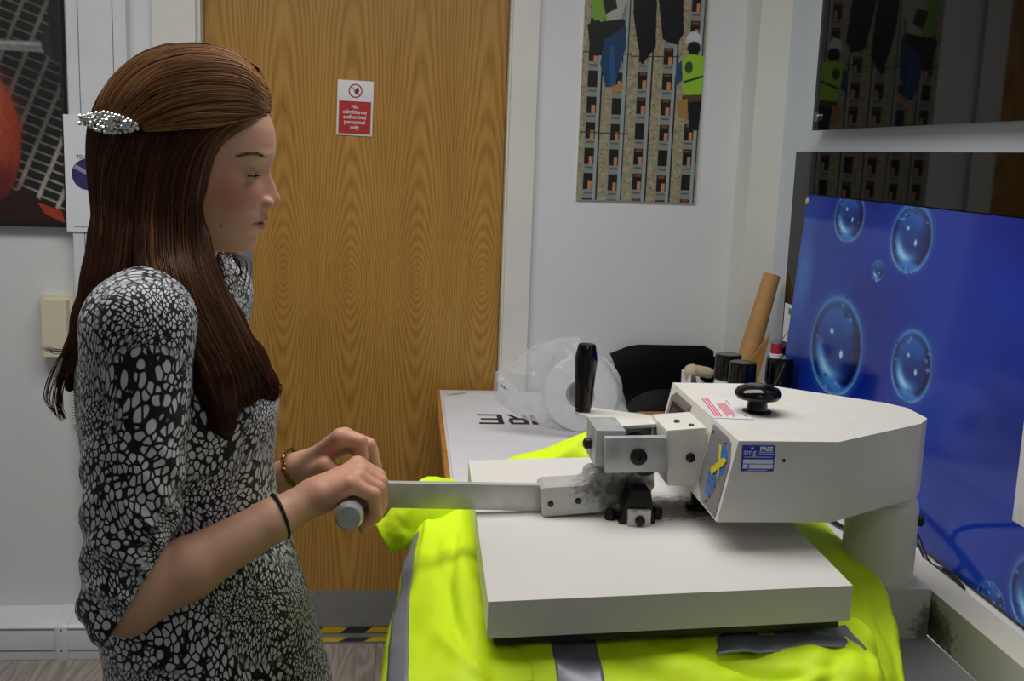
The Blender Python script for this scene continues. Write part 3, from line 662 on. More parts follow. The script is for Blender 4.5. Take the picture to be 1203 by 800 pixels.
# yoke and link mechanism
yk = [atY(*p, 1.255) for p in ((783, 505.5), (823.5, 502), (820, 571), (784, 571))]
yk[1].x = yk[2].x = 0.372
y_ = prism('yoke_block', yk, (0, 0.082, 0), M['enamel'], hpz, r=0.002)
for p in ((795, 497), (812, 502)):
    s_ = atZ(*p, yk[0].z+0.0005); lathe('screw', [(0.004, 0), (0.0035, 0.004)], s_, (0, 0, 1), M['screw'], y_, 12)
lathe('yoke_bolt', [(0.006, 0), (0.006, 0.002), (0.0045, 0.003)], atY(811, 537.5, 1.255), (0, -1, 0), M['black'], y_, 20)
plp = [(711, 514.5), (784, 513.5), (785, 555), (711, 556)]
p1 = prism('side_plate', [atY(*p, 1.248) for p in plp], (0, 0.012, 0), M['plate'], hpz, r=0.0015)
p2 = prism('side_plate', [atY(*p, 1.248)+Vector((0, 0.084, 0)) for p in plp], (0, 0.012, 0), M['plate'], hpz, r=0.0015)
lathe('pivot_bolt', [(0.0105, 0), (0.0105, 0.003), (0.008, 0.0045), (0.003, 0.0045), (0.003, 0.002)], atY(750, 536.5, 1.248), (0, -1, 0), M['dark'], p1, 24)
bp0, bp1 = atY(701, 506, 1.262), atY(733, 548, 1.262)
box('spacer_block', (bp0.x, 1.262, bp1.z), (bp1.x, 1.332, bp0.z), M['plate'], hpz, r=0.002)
lathe('pivot_roller', [(0.019, -0.034), (0.019, 0.034)], atY(752, 533, 1.296), (0, 1, 0), M['dark'], hpz, 28)
lathe('spacer_bolt', [(0.007, 0), (0.007, 0.008), (0.004, 0.010)], (bp0.x, 1.297, (bp0.z+bp1.z)/2-0.003), (-1, 0, 0), M['dark'], hpz, 16)
cpx = [(635.5, 576), (640, 572.5), (683, 570), (690, 567), (692, 559), (697, 556), (714, 554.5), (768, 553), (768.5, 572), (764, 580), (754, 584), (735, 588), (717, 596), (704, 602), (640, 607.5), (637, 604)]
cs = prism('lever_casting', [atY(*p, 1.272) for p in cpx], (0, 0.044, 0), M['cast'], hpz, r=0.0007, seg=1, auto=20)
for p, r_ in (((647, 592), .0038), ((679, 588.5), .0038)): lathe('casting_bolt', [(r_, 0), (r_, 0.0015), (r_*.7, 0.002)], atY(*p, 1.272), (0, -1, 0), M['black'], cs, 16)
# clamp that stands on the platen
cf = atZ(752, 622, 1.0225)
cw = 0.0145
hole = box('clamp_recess', (cf.x-0.024, cf.y-0.001, cf.z-0.001), (cf.x+0.024, cf.y+0.09, cf.z+0.0015), M['dark'], hpz)
box('clamp_block', (cf.x-cw, cf.y+0.004, cf.z), (cf.x+cw-0.001, cf.y+0.085, cf.z+0.022), M['cast'], hpz, r=0.001)
prism('clamp_link', [(cf.x-0.024, cf.y+0.012, cf.z), (cf.x+0.022, cf.y+0.012, cf.z), (cf.x+0.014, cf.y+0.012, cf.z+0.045), (cf.x-0.012, cf.y+0.012, cf.z+0.045)], (0, 0.07, 0), M['dark'], hpz, r=0.002)
lathe('clamp_bolt', [(0.006, 0), (0.006, 0.003), (0.004, 0.004)], (cf.x, cf.y+0.004, cf.z+0.010), (0, -1, 0), M['dark'], hpz, 20)
for p in ((717, 607), (771, 604)):
    q = atY(*p, 1.262); lathe('clamp_nut', [(0.0065, 0), (0.0075, 0.004), (0.0075, 0.016), (0.005, 0.020)], (q.x, 1.262, q.z-0.010), (0, 0, 1), M['dark'], hpz, 12)
sh_ = atZ(817, 606, 1.026); lathe('pressure_shaft', [(0.017, 0), (0.017, 0.012), (0.011, 0.014), (0.011, 0.05)], (sh_.x+0.012, 1.30, 1.022), (0, 0, 1), M['black'], hpz, 24)
# lever bar and cross grip
GX, GZ, GY0, GY1 = -0.063, 1.044, 1.206, 1.395
ba = [atY(*p, 1.29) for p in ((420, 566.5), (640, 570), (640, 601), (420, 596))]
prism('lever_bar', [ba[0], ba[1], ba[2], ba[3]], (0, 0.010, 0), M['bar'], hpz, r=0.001)
lathe('lever_grip', [(0.0135, 0), (0.0165, 0.003), (0.0172, 0.012), (0.0150, 0.016), (0.0150, 0.175), (0.0172, 0.179), (0.0165, 0.187), (0.0135, 0.19)], (GX, GY0, GZ), (0, 1, 0), mat('chromed_grip', 'd0d1d4', 0.30, 0.6, vary=.2, vscale=60), hpz, 36)
# swing handle: flat bar and tapered black grip
sw_ = prism('swing_bar', [atZ(*p, 1.135) for p in ((674, 482), (679, 478.5), (690, 477.5), (765, 488), (798, 492), (775, 497.5), (735, 500), (715, 499))], (0, 0, -0.005), M['enamel'], hpz, r=0.001)
hb = atZ(684.5, 482, 1.136)
lathe('swing_grip', [(0.0105, 0), (0.0105, 0.003), (0.0115, 0.004), (0.0125, 0.025), (0.0150, 0.068), (0.0150, 0.072), (0.0118, 0.088), (0.0105, 0.090)], (hb.x, hb.y, 1.136), (0.02, 0, 1), M['blackgloss'], hpz, 36)
# mains lead
tag(tube('mains_lead', smooth_path([(0.672, 1.36, 1.0), atZ(1066, 652, 0.80)+Vector((0, 0, .06)), atZ(1090, 660, .80), atZ(1112, 672, TBZ+.006), atZ(1121, 690, TBZ+.006), (0.83, 1.9, TBZ+.006), (0.80, 2.2, TBZ+.006)]), 0.0045, M['black']),
    'black mains lead trailing over the bench behind the press column', 'cable')

# ------------------------------------------------------------------ things at the back of the bench
def clear_mat():
    m = bpy.data.materials.new('clear_film'); m.use_nodes = True; t = NT(m); nt = m.node_tree
    out = nt.nodes['Material Output']; tr = t.n('ShaderNodeBsdfTransparent'); tr.inputs[0].default_value = (0.95, 0.95, 0.96, 1)
    t.set(Base_Color=lin('e8e8ea'), Roughness=0.10); t.b.inputs['Specular IOR Level'].default_value = 0.9
    fz = t.n('ShaderNodeLayerWeight', i_Blend=0.35)
    mx = t.n('ShaderNodeMixShader'); t.put(mx.inputs[0], t.math('ADD', t.math('MULTIPLY', fz.outputs['Facing'], 0.42), 0.17))
    nt.links.new(tr.outputs[0], mx.inputs[1]); nt.links.new(t.b.outputs[0], mx.inputs[2]); nt.links.new(mx.outputs[0], out.inputs[0])
    return m
# roll of white film
rc = Vector((0.445, 2.60, 0))
ax = Vector((-0.35, -1, 0.0)).normalized()
rcz = BZ+0.096
rl = lathe('film_roll', [(0.036, 0), (0.092, 0), (0.095, 0.004), (0.095, 0.076), (0.092, 0.08), (0.036, 0.08), (0.036, 0)], rc-ax*0.04+Vector((0, 0, rcz)), ax, mat('white_film', 'dfe0e0', 0.4), seg=56)
tag(rl, 'thick white roll of film inside the clear plastic bag on the bench', 'roll')
lathe('core', [(0.030, 0.004), (0.0358, 0.004), (0.0358, 0.076), (0.030, 0.076), (0.030, 0.004)], rc-ax*0.04+Vector((0, 0, rcz)), ax, mat('card_core', '8a8478', 0.7), rl, 32)
# the bag
def bag():
    nu, nv = 120, 96; V = []
    L0, L1 = -0.225, 0.118
    for i in range(nu):
        s = i/(nu-1); x = L0+(L1-L0)*s
        k = math.sin(PI*min(max(s, 0.0), 1.0))**0.5 if s > 0.62 else (0.26+0.74*math.sin(PI/2*min(s/0.62, 1.0))**1.1)
        if i == 0: k = 0.20
        if i == nu-1: k = 0.02
        ry, rz = 0.092*k+0.004, 0.112*k+0.004
        cz = BZ+0.004+rz+0.055*max(0, 1-s/0.55)**1.2*1.5; 
        for j in range(nv):
            a = 2*PI*j/nv; p = Vector((x, math.cos(a)*ry, math.sin(a)*rz))
            n = mnoise.fractal(Vector((x*13, p.y*13, p.z*13)), 0.9, 2.0, 3)
            rg = 1-abs(mnoise.noise(Vector((x*7+5, p.y*10, p.z*10)))); rg = rg**7
            amp = 0.010*(0.5+1.0*max(0, 1-s/0.8))
            f = 1+ (n*0.13*(1.2-0.6*s)) + rg*0.13*(1-0.5*s)
            p.y *= f; p.z *= f
            z = max(cz+p.z, BZ+0.0012)
            V.append((rc.x-0.005+x, rc.y-0.03-0.06*max(0, 0.55-s)+p.y, z))
    f = []
    for i in range(nu-1):
        for j in range(nv): f.append((i*nv+j, (i+1)*nv+j, (i+1)*nv+(j+1) % nv, i*nv+(j+1) % nv))
    return np_mesh('plastic_bag', V, f, clear_mat())
bg = tag(bag(), 'crumpled clear plastic bag around a white roll, on the white board', 'bag')
# printed tab at the mouth of the bag
t0 = rc+Vector((-0.219, -0.075, BZ+0.112))
pts = [t0+Vector(p) for p in ((0.012, 0, 0.035), (0.045, -0.012, 0.008), (0.03, -0.016, -0.012), (-0.004, 0, 0.004))]
tab = prism('bag_tab', pts, (0, -0.0006, 0.0002), M['whitep'], bg, auto=None)
dxt = (pts[1]-pts[0])
for k in range(5):
    o = pts[0]*0.5+pts[3]*0.5+Vector((0, -0.0025, -0.001)); a0, a1 = o+dxt*(0.02+k*.17), o+dxt*(0.12+k*.17+.02*(k % 2))
    prism('bag_print', [a0, a1, a1+Vector((-.001, 0, -.005)), a0+Vector((-.001, 0, -.005))], (0, -0.0004, 0), M['ink'], tab, auto=None)
# black letter tray, mouth towards the door
tx0, tx1, ty0, ty1 = 0.60, 0.90, 2.80, 3.02
tr = empty('letter_tray', (0.75, 2.9, TBZ), 'black plastic letter tray with scooped sides, against the wall behind the bag', 'tray')
def side(y, name='side_panel', h=0.07, h2=0.085):
    pts = [(tx0+0.012, y, TBZ+0.0005), (tx1, y, TBZ+0.0005), (tx1, y, TBZ+h)]
    pts += [(tx0+0.105-0.10*math.sin(a), y, TBZ+0.006+(h-0.006)*math.cos(a)) for a in [k*PI/2/10 for k in range(11)]]
    prism(name, pts, (0, 0.003, 0), M['black'], tr, auto=None)
side(ty0, h=0.066); 
pts = [(tx0+0.02, ty1, TBZ), (tx1, ty1, TBZ), (tx1, ty1, TBZ+0.135), (tx1-0.03, ty1, TBZ+0.15), (tx0+0.075, ty1, TBZ+0.15), (tx0+0.04, ty1, TBZ+0.143), (tx0-0.01, ty1, TBZ+0.122), (tx0+0.006, ty1, TBZ+0.09)]
prism('side_panel', pts, (0, 0.003, 0), M['black'], tr, auto=None)
box('base_panel', (tx0+0.01, ty0+0.003, TBZ+0.0005), (tx1, ty1, TBZ+0.004), M['black'], tr)
box('end_panel', (tx1, ty0, TBZ+0.0005), (tx1+0.003, ty1, TBZ+0.12), M['black'], tr)
# piece of brown kraft
kb = [atZ(*p, TBZ+0.0006) for p in ((744, 483), (752, 479), (768, 478), (784, 474), (800, 476), (802, 490), (780, 492), (762, 487))]
kf = prism('kraft_offcut', kb, (0, 0, 0.003), mat('kraft_card', 'a9814f', 0.8, vary=.2), auto=None); tag(kf, 'small torn offcut of brown card in front of the black tray', 'card')
# spray cans
def can(px, Y, label, r=0.033, cap_h=0.062, cols=('d8d8dc', '2a3a86')):
    p = atY(*px, Y); h = p.z-TBZ
    t = empty('spray_can', (p.x, Y, TBZ), label, 'can', 'spray cans on the bench')
    lathe('body', [(r*.93, 0.0003), (r, 0.004), (r, h-cap_h-0.016), (r*.93, h-cap_h-0.006), (r*.93, h-cap_h)], (p.x, Y, TBZ), (0, 0, 1), mat('can_paint', cols[0], .35), t, 32)
    lathe('cap', [(r*1.0, 0.0), (r*1.0, 0.004), (r*.975, cap_h-0.006), (r*.93, cap_h-0.001), (r*.86, cap_h), (r*.5, cap_h-0.001)], (p.x, Y, TBZ+h-cap_h+0.001), (0, 0, 1), M['blackgloss'], t, 36)
    lathe('label_band', [(r+.0004, 0), (r+.0004, 0.05)], (p.x, Y, TBZ+0.03), (0, 0, 1), mat('can_band', cols[1], .4), t, 32)
    return p
can((856, 416), 2.52, 'spray can with a white body and black cap, beside the white carton')
can((873, 425.5), 2.43, 'spray can with a black cap, in front of its white twin, nearest the kraft tube', cols=('26262a', '7a7a80'))
pc = can((917, 420), 2.47, 'dark spray can under the red reel, touching the blue print', r=0.034, cols=('1e2128', '3a3d46'))
# red reel standing on the can
q = atY(905, 414, 2.47)
rr = empty('wire_reel', (pc.x-0.012, 2.47, pc.z), 'small red reel with white rim, standing on a black spray can cap', 'reel')
lathe('rim', [(0.0155, 0), (0.0155, 0.009), (0.013, 0.010)], (pc.x-0.012, 2.47, pc.z+0.0005), (0, 0, 1), M['whitep'], rr, 24)
lathe('winding', [(0.0135, 0.010), (0.014, 0.035)], (pc.x-0.012, 2.47, pc.z), (0, 0, 1), mat('red_wire', 'a81a2a', .45), rr, 24)
lathe('top_rim', [(0.0145, 0.035), (0.0145, 0.042), (0.008, 0.043), (0.008, 0.040)], (pc.x-0.012, 2.47, pc.z), (0, 0, 1), M['grey'], rr, 24)
tube('loose_wire', smooth_path([(pc.x-0.004, 2.465, pc.z+0.04), (pc.x+0.002, 2.46, pc.z+0.055), (pc.x+0.012, 2.46, pc.z+0.068)]), 0.001, mat('red_wire_end', '8a2a2a', .5), rr, 6)
# pen leaning by the can
a_, b2 = atY(912, 449, 2.38), atY(922, 428, 2.40)
pn = tube('pen', [(a_.x-0.07, 2.36, TBZ+0.004), b2], 0.004, M['black']); tag(pn, 'thin black pen leaning against the dark spray can', 'pen')
# white carton with a rolled beige cloth
p_ = atY(829, 447, 2.62)
ct = empty('carton', (0.735, 2.62, TBZ), 'open white and blue carton behind the press, beside the spray cans', 'box')
box('box_wall', (0.715, 2.58, TBZ+0.0005), (0.760, 2.583, TBZ+0.125), mat('blue_card', '2f6fb4', .5), ct)
box('box_wall', (0.715, 2.66, TBZ+0.0005), (0.760, 2.663, TBZ+0.135), M['paper'], ct)
box('box_wall', (0.712, 2.58, TBZ+0.0005), (0.715, 2.663, TBZ+0.150), M['paper'], ct)
box('box_wall', (0.760, 2.58, TBZ+0.0005), (0.763, 2.663, TBZ+0.125), M['paper'], ct)
box('base_panel', (0.715, 2.583, TBZ+0.0005), (0.760, 2.66, TBZ+0.003), M['paper'], ct)
rg = tube('rag', smooth_path([(0.742, 2.62, TBZ+0.004), (0.736, 2.62, TBZ+0.09), (0.722, 2.61, TBZ+0.140), (0.716, 2.60, TBZ+0.158), (0.735, 2.60, TBZ+0.160), (0.775, 2.605, TBZ+0.152)], 6), [0.010]*8+[0.013]*10+[0.0165]*5+[0.014]*7+[0.011], mat('beige_rag', 'c4b697', .85, vary=.2, bump=.4, bscale=90), seg=14)
tag(rg, 'beige rolled rag sticking out of the white carton', 'cloth')
# kraft tube leaning in the corner
T, B = atY(907, 323, 2.80), Vector((0.872, 2.73, TBZ+0.010))
kt = empty('kraft_tube', (B.x, B.y, TBZ), 'tall brown kraft paper roll leaning in the corner behind the spray cans', 'roll')
d = (T-B); L = d.length
lathe('paper_roll', [(0.030, 0), (0.027, L*.5), (0.023, L), (0.019, L), (0.019, L-0.02)], B, d, mat('kraft_paper', 'b58a55', 0.7, vary=.15, vscale=20), kt, 32)
fl_ = [B+d*t+Vector((ox, -0.033, 0)) for t, ox in ((0.02, -0.028), (0.02, 0.030), (0.60, 0.028), (0.52, 0.012), (0.42, -0.004))]
prism('loose_flap', fl_, (0.003, -0.0015, 0), mat('kraft_paper_flap', 'a87a42', 0.65, vary=.2, vscale=30), kt, auto=None)
# white casing on a black foot, beside the print
cz_ = atX(1189, 611, .815)
cg = empty('white_casing', (0.86, 1.15, TBZ), 'white equipment casing on a black foot, at the edge of view by the blue print', 'machine')
box('casing', (0.815, 1.02, cz_.z), (0.905, cz_.y, cz_.z+0.20), M['lam'], cg, r=0.003)
box('foot', (0.835, 1.06, TBZ+0.0005), (0.885, cz_.y-0.03, cz_.z), M['black'], cg, r=0.003)
# ------------------------------------------------------------------ hi-vis jacket draped over the lower platen
def cloth_mat(name, col, rough, bscale, sheen=0.0):
    m = mat(name, col, rough); t = NT(m); t.bump(t.noise(bscale, 3), 0.15, 0.0006)
    t.b.inputs['Sheen Weight'].default_value = sheen; return m
M['hivis'] = bpy.data.materials.new('fluorescent_yellow_cloth'); M['hivis'].use_nodes = True; t_ = NT(M['hivis'])
t_.set(Base_Color=(0.66, 0.90, 0.012), Roughness=0.55); t_.b.inputs['Specular IOR Level'].default_value = 0.25
wv = t_.noise(900, 1); t_.bump(t_.math('ADD', t_.math('MULTIPLY', t_.noise(35, 4), 4.0), t_.math('MULTIPLY', wv, 0.25)), 0.25, 0.0014)
M['reflect'] = cloth_mat('reflective_tape', '83868f', 0.38, 700); M['reflect'].node_tree.nodes['Principled BSDF'].inputs['Metallic'].default_value = 0.3
jk = empty('hi_vis_jacket', (0.25, 1.2, 0.9), 'fluorescent yellow jacket with grey reflective bands, draped over the lower platen of the press', 'jacket')
def cat(P, n):                               # resample a control polyline (array k x d) with Catmull-Rom at n even parameters
    P = np.asarray(P, float); k = len(P); E_ = np.concatenate([[2*P[0]-P[1]], P, [2*P[-1]-P[-2]]])
    u = np.linspace(0, k-1-1e-6, n); i = u.astype(int); t = (u-i).reshape(-1, *([1]*(P.ndim-1)))
    a, b, c, d = E_[i], E_[i+1], E_[i+2], E_[i+3]
    return 0.5*(2*b+(c-a)*t+(2*a-5*b+4*c-d)*t*t+(3*b-3*c+d-a)*t**3)
def fold_noise(p, s): return mnoise.fractal(Vector(p)*s, 0.8, 2.0, 3)
def sheet(name, rows, nu, nv, folds=(0.004, 14), bands=(), parent=None, dirs=None, thick=0.0014, ridges=()):
    G = cat(np.array([cat(r, nv) for r in rows]), nu)         # nu x nv x 3
    du = np.gradient(G, axis=0); dv = np.gradient(G, axis=1); N = np.cross(du, dv); N /= np.linalg.norm(N, axis=2, keepdims=True)+1e-9
    amp, sc = folds
    d = np.zeros((nu, nv))
    for i in range(nu):
        for j in range(nv):
            p = G[i, j]; w = (1.0, 1.0, 1.0) if dirs is None else dirs
            d[i, j] = amp*fold_noise((p[0]*w[0], p[1]*w[1], p[2]*w[2]), sc)
    U, Vv = np.meshgrid(np.linspace(0, 1, nu), np.linspace(0, 1, nv), indexing='ij')
    for (u0, v0, u1, v1, wd, h) in ridges:                     # crease ridges as lines in the sheet's own parameters
        L = math.hypot(u1-u0, v1-v0); tx, ty = (u1-u0)/L, (v1-v0)/L
        s = np.clip((U-u0)*tx+(Vv-v0)*ty, 0, L); q = np.hypot(U-u0-s*tx, Vv-v0-s*ty)
        d += h*np.exp(-(q/wd)**2)*np.sin(PI*np.clip(s/L*0.9+0.1, 0, 1))
    G = G+N*d[..., None]
    V = G.reshape(-1, 3); fc = grid_faces(nu, nv)
    o = np_mesh(name, V, fc, M['hivis'], parent)
    so = o.modifiers.new('thickness', 'SOLIDIFY'); so.thickness = thick; so.offset = -1
    for (u0, u1, v0, v1) in bands:
        i0, i1, j0, j1 = int(u0*(nu-1)), int(u1*(nu-1)), int(v0*(nv-1)), int(v1*(nv-1))
        sub = (G+N*BAND_SIDE*0.0012)[i0:i1+1, j0:j1+1]
        b = np_mesh('reflective_band', sub.reshape(-1, 3), grid_faces(i1-i0+1, j1-j0+1), M['reflect'], parent)
        so = b.modifiers.new('thickness', 'SOLIDIFY'); so.thickness = 0.0006; so.offset = 0
    return o
BAND_SIDE = -1.0
# drape over the platen's near-her edge: rows run from the gap outwards and down, one row per depth
rows = []
for (Y, xo, zo, h) in ((0.965, -0.005, 0.90, .55), (1.00, -0.018, .905, .62), (1.06, -0.022, .915, .70), (1.14, -0.022, .915, .70), (1.24, -0.016, .915, .70), (1.34, -0.004, .92, .72), (1.44, 0.012, .925, .74), (1.535, 0.03, .93, .76)):
    k = max(0.0, (1.03-Y)/0.065)
    rows.append([(0.135, Y+0.03*k, .962-.014*k), (0.098, Y+0.02*k, .968-.016*k), (0.070, Y, .972-.016*k), (0.035, Y, .960-.012*k), (xo+0.012, Y, zo+0.022), (xo, Y, zo-0.03), (xo+0.004, Y+.005, zo-0.10), (xo+0.012, Y+.01, h)])
BAND_SIDE = 1.0
sheet('side_drape', rows, 90, 90, (0.006, 11), bands=[(0.02, 0.80, 0.515, 0.575)], parent=jk, dirs=(1, .6, 1),
      ridges=[(0.15, 0.30, 0.75, 0.42, 0.035, -0.007), (0.35, 0.38, 0.9, 0.25, 0.03, -0.006), (0.05, 0.22, 0.35, 0.45, 0.03, 0.006), (0.5, 0.5, 0.95, 0.4, 0.03, 0.006)])
# front fall: rows run from the gap forward and down, one row per position along the press front
rows = []
for (x, lift, out) in ((0.015, -0.045, -.012), (0.075, -0.014, -.004), (0.14, -0.004, 0.0), (0.19, -0.004, 0.002), (0.235, -0.002, 0.006), (0.275, 0.000, 0.010), (0.32, 0.003, 0.016), (0.36, -0.002, 0.02), (0.40, 0.006, 0.02), (0.44, 0.013, 0.022), (0.475, 0.012, 0.018), (0.50, -0.004, 0.01), (0.515, -0.03, 0.0)):
    rows.append([(x, 1.10, .962+lift*.5*(x < .1)), (x, 1.058, .9625+lift*.7*(x < .1)), (x, 1.030-out*.4, .960+lift*.7), (x, 1.005-out, .955+lift), (x, .975-out, .935+lift*.8), (x, .950-out, .89), (x+.003, .935-out, .83), (x+.006, .93-out, .74)])
BAND_SIDE = -1.0
sheet('front_fall', rows, 130, 70, (0.0055, 13), bands=[(0.195, 0.280, 0.17, 1.0)], parent=jk,
      ridges=[(0.50, 0.30, 0.72, 0.52, 0.03, 0.010), (0.55, 0.60, 0.78, 0.42, 0.025, -0.008), (0.80, 0.28, 0.70, 0.60, 0.03, 0.009), (0.36, 0.35, 0.42, 0.7, 0.03, 0.006), (0.9, 0.3, 0.84, 0.6, 0.02, -0.007)])
# grey band crossing the press under the platen's front edge
rows = []
for x, z in ((0.33, .9625), (0.345, .9645), (0.36, .9660), (0.38, .9655), (0.42, .968), (0.46, .9685), (0.492, .964)):
    rows.append([(x, 1.075, .9645), (x, 1.04, z+.001), (x, 1.018, z-.001)])
sv = M['hivis']; M['hivis'] = M['reflect']
sheet('reflective_band', rows, 40, 12, (0.003, 20), parent=jk)
M['hivis'] = sv
# fall on the column side
Lc = [atZ(925, 600, .972), atZ(945, 625, .972), atZ(975, 662, .970), atZ(994, 690, .966), atZ(1000, 722, .955), atZ(1012, 765, .945), atZ(1030, 805, .930), atZ(1040, 835, .90)]
Rc = [atZ(957, 600, .955), atZ(978, 625, .955), atZ(1010, 657, .950), atZ(1037, 690, .945), atZ(1051, 728, .935), atZ(1058, 765, .925), atZ(1064, 805, .915), atZ(1068, 835, .90)]
rows = []
for a, b in zip(Lc, Rc):
    m_ = (a+b)/2; rows.append([a+(a-b)*.9+Vector((0, 0, -.006)), a, a*.6+b*.4+Vector((0, 0, .006)), a*.25+b*.75+Vector((0, 0, .004)), b, b+Vector((.008, .004, -.05)), b+Vector((.004, .01, -.085))])
BAND_SIDE = -1.0
sheet('side_fall', rows, 70, 40, (0.0035, 16), parent=jk, ridges=[(0.05, .45, .95, .62, .05, 0.004), (.3, .3, .8, .5, .04, -0.004)])
# bunched cloth behind the platen
top_l = [(560, 556), (585, 548), (610, 536.5), (640, 528), (672, 516), (700, 506.5), (730, 503), (765, 508), (800, 520)]
rows = []
for k, p in enumerate(top_l):
    r = atY(*p, 1.60); rows.append([(r.x, 1.53, .955), (r.x, 1.552, .975), (r.x, 1.568, r.z*.6+.985*.4), r, (r.x, 1.645, r.z-.02), (r.x+.004, 1.69, r.z-.10), (r.x+.004, 1.71, TBZ+.012)])
sheet('collar', rows, 70, 40, (0.004, 15), parent=jk, ridges=[(.3, .25, .6, .5, .04, .006), (.45, .45, .8, .3, .04, -.005)])
# empty sleeve sticking out towards her
sp0 = [Vector((0.075, 1.47, 0.955)), Vector((0.045, 1.45, .965)), atY(492, 610, 1.44), atY(470, 620, 1.43), atY(449, 632, 1.425)]
wv_ = [(0.055, 0.020), (0.052, 0.024), (0.042, 0.024), (0.030, 0.022), (0.024, 0.016)]   # half width across, half thickness
rows = []
for k, (c_, (a, b)) in enumerate(zip(sp0, wv_)):
    t = (sp0[min(k+1, 4)]-sp0[max(k-1, 0)]).normalized(); u = Vector((0.42, -0.35, -0.85)) ; u = (u-t*u.dot(t)).normalized(); v = t.cross(u)
    rows.append([c_+u*a*math.cos(q)+v*b*math.sin(q) for q in [2*PI*j/12 for j in range(13)]])
sheet('sleeve', rows, 50, 60, (0.004, 22), parent=jk, thick=-0.0015, ridges=[(.1, .1, .9, .25, .05, .004), (.2, .5, .9, .4, .04, -.004)])
# ------------------------------------------------------------------ the person: distance fields turned into continuous meshes
YB = 1.335                                   # her middle plane
def p3(x, y, Y): return np.array(atY(x, y, Y))
class Field:
    def __init__(s, xs, ys, zs): s.a = [np.asarray(v, np.float32) for v in (xs, ys, zs)]; s.F = np.full([len(v) for v in s.a], 1.0, np.float32)
    def sl(s, lo, hi): return tuple(slice(max(np.searchsorted(v, l)-1, 0), min(np.searchsorted(v, h)+1, len(v))) for v, l, h in zip(s.a, lo, hi))
    def pts(s, q): return np.stack(np.meshgrid(*[v[k] for v, k in zip(s.a, q)], indexing='ij'), -1)
    def add(s, fn, lo, hi, k=0.0, op='u'):
        q = s.sl(lo, hi); P = s.pts(q); d = fn(P).astype(np.float32); f = s.F[q]
        if op == 'u': s.F[q] = smin(f, d, k)
        elif op == 's': s.F[q] = -smin(-f, d, k)               # subtract
        else: s.F[q] = d
    def cap(s, a, b, ra, rb=None, k=0.01, sq=None):
        rb = ra if rb is None else rb; a, b = np.array(a), np.array(b); m = max(ra, rb)+k+0.01
        s.add(lambda P: capsule(P, a, b, ra, rb, sq), np.minimum(a, b)-m, np.maximum(a, b)+m, k)
def smin(a, b, k):
    if k <= 0: return np.minimum(a, b)
    h = np.clip(0.5+0.5*(b-a)/k, 0, 1); return b*(1-h)+a*h-k*h*(1-h)
def capsule(P, a, b, ra, rb, sq=None):
    ab = b-a; t = np.clip(((P-a)@ab)/max(ab@ab, 1e-9), 0, 1); v = P-a-t[..., None]*ab
    if sq is not None:                      # squash: (direction, factor) - thinner along that direction
        n, f = np.array(sq[0])/np.linalg.norm(sq[0]), sq[1]; v = v+(v@n)[..., None]*n*(1/f-1)
    return np.sqrt((v*v).sum(-1))-(ra+(rb-ra)*t)
def ellipsoid(P, c, r): 
    q = (P-np.array(c))/np.array(r); l = np.sqrt((q*q).sum(-1)); return (l-1)*min(r)
def surface_nets(xs, ys, zs, F):
    s = F < 0; c = np.zeros(np.array(F.shape)-1, np.uint8)
    cs = [(i, j, k) for i in (0, 1) for j in (0, 1) for k in (0, 1)]
    n = F.shape
    for i, j, k in cs: c += s[i:n[0]-1+i, j:n[1]-1+j, k:n[2]-1+k]
    act = (c > 0) & (c < 8); I = np.argwhere(act); idx = np.full(act.shape, -1, np.int32); idx[act] = np.arange(len(I))
    acc = np.zeros((len(I), 3)); cnt = np.zeros(len(I)); ax = [np.asarray(v, float) for v in (xs, ys, zs)]
    for a in cs:
        for d in range(3):
            if a[d]: continue
            b = list(a); b[d] = 1
            ia = I+np.array(a); ib = I+np.array(b); fa = F[tuple(ia.T)].astype(float); fb = F[tuple(ib.T)].astype(float)
            m = (fa < 0) != (fb < 0); t = np.where(m, fa/np.where(fa == fb, 1, fa-fb), 0)
            pa = np.stack([ax[e][ia[:, e]] for e in range(3)], 1); pb = np.stack([ax[e][ib[:, e]] for e in range(3)], 1)
            acc += np.where(m[:, None], pa+(pb-pa)*t[:, None], 0); cnt += m
    V = acc/cnt[:, None]; fc = []
    for d in range(3):
        u, v = (d+1) % 3, (d+2) % 3
        sl0 = [slice(1, n[e]-1) for e in range(3)]; sl0[d] = slice(0, n[d]-1); sl1 = list(sl0); sl1[d] = slice(1, n[d])
        A, B = s[tuple(sl0)], s[tuple(sl1)]; E_ = np.argwhere(A != B); off = np.array([1, 1, 1]); off[d] = 0; E_ = E_+off
        if not len(E_): continue
        flip = s[tuple(E_.T)]
        def cell(du, dv): q = E_.copy(); q[:, u] -= du; q[:, v] -= dv; return idx[tuple(q.T)]
        Q = np.stack([cell(1, 1), cell(0, 1), cell(0, 0), cell(1, 0)], 1); Q[~flip] = Q[~flip][:, ::-1]; fc.append(Q)
    return V, np.concatenate(fc)
def axis(*segs):                             # (end, step) pieces from a start
    o = [segs[0]]
    for end, st in segs[1:]:
        k = max(1, int(round((end-o[-1])/st))); o += list(np.linspace(o[-1], end, k+1)[1:])
    return np.array(o)
def interp(z, zs, vs): return np.interp(z, zs, vs)
def csp(z, zs, vs):                          # smooth interpolation through the points, zs ascending
    zz = np.linspace(zs[0], zs[-1], 400); v = np.interp(zz, zs, vs); k = np.ones(9)/9
    v = np.convolve(np.pad(v, 4, mode='edge'), k, 'valid'); return np.interp(z, zz, v)

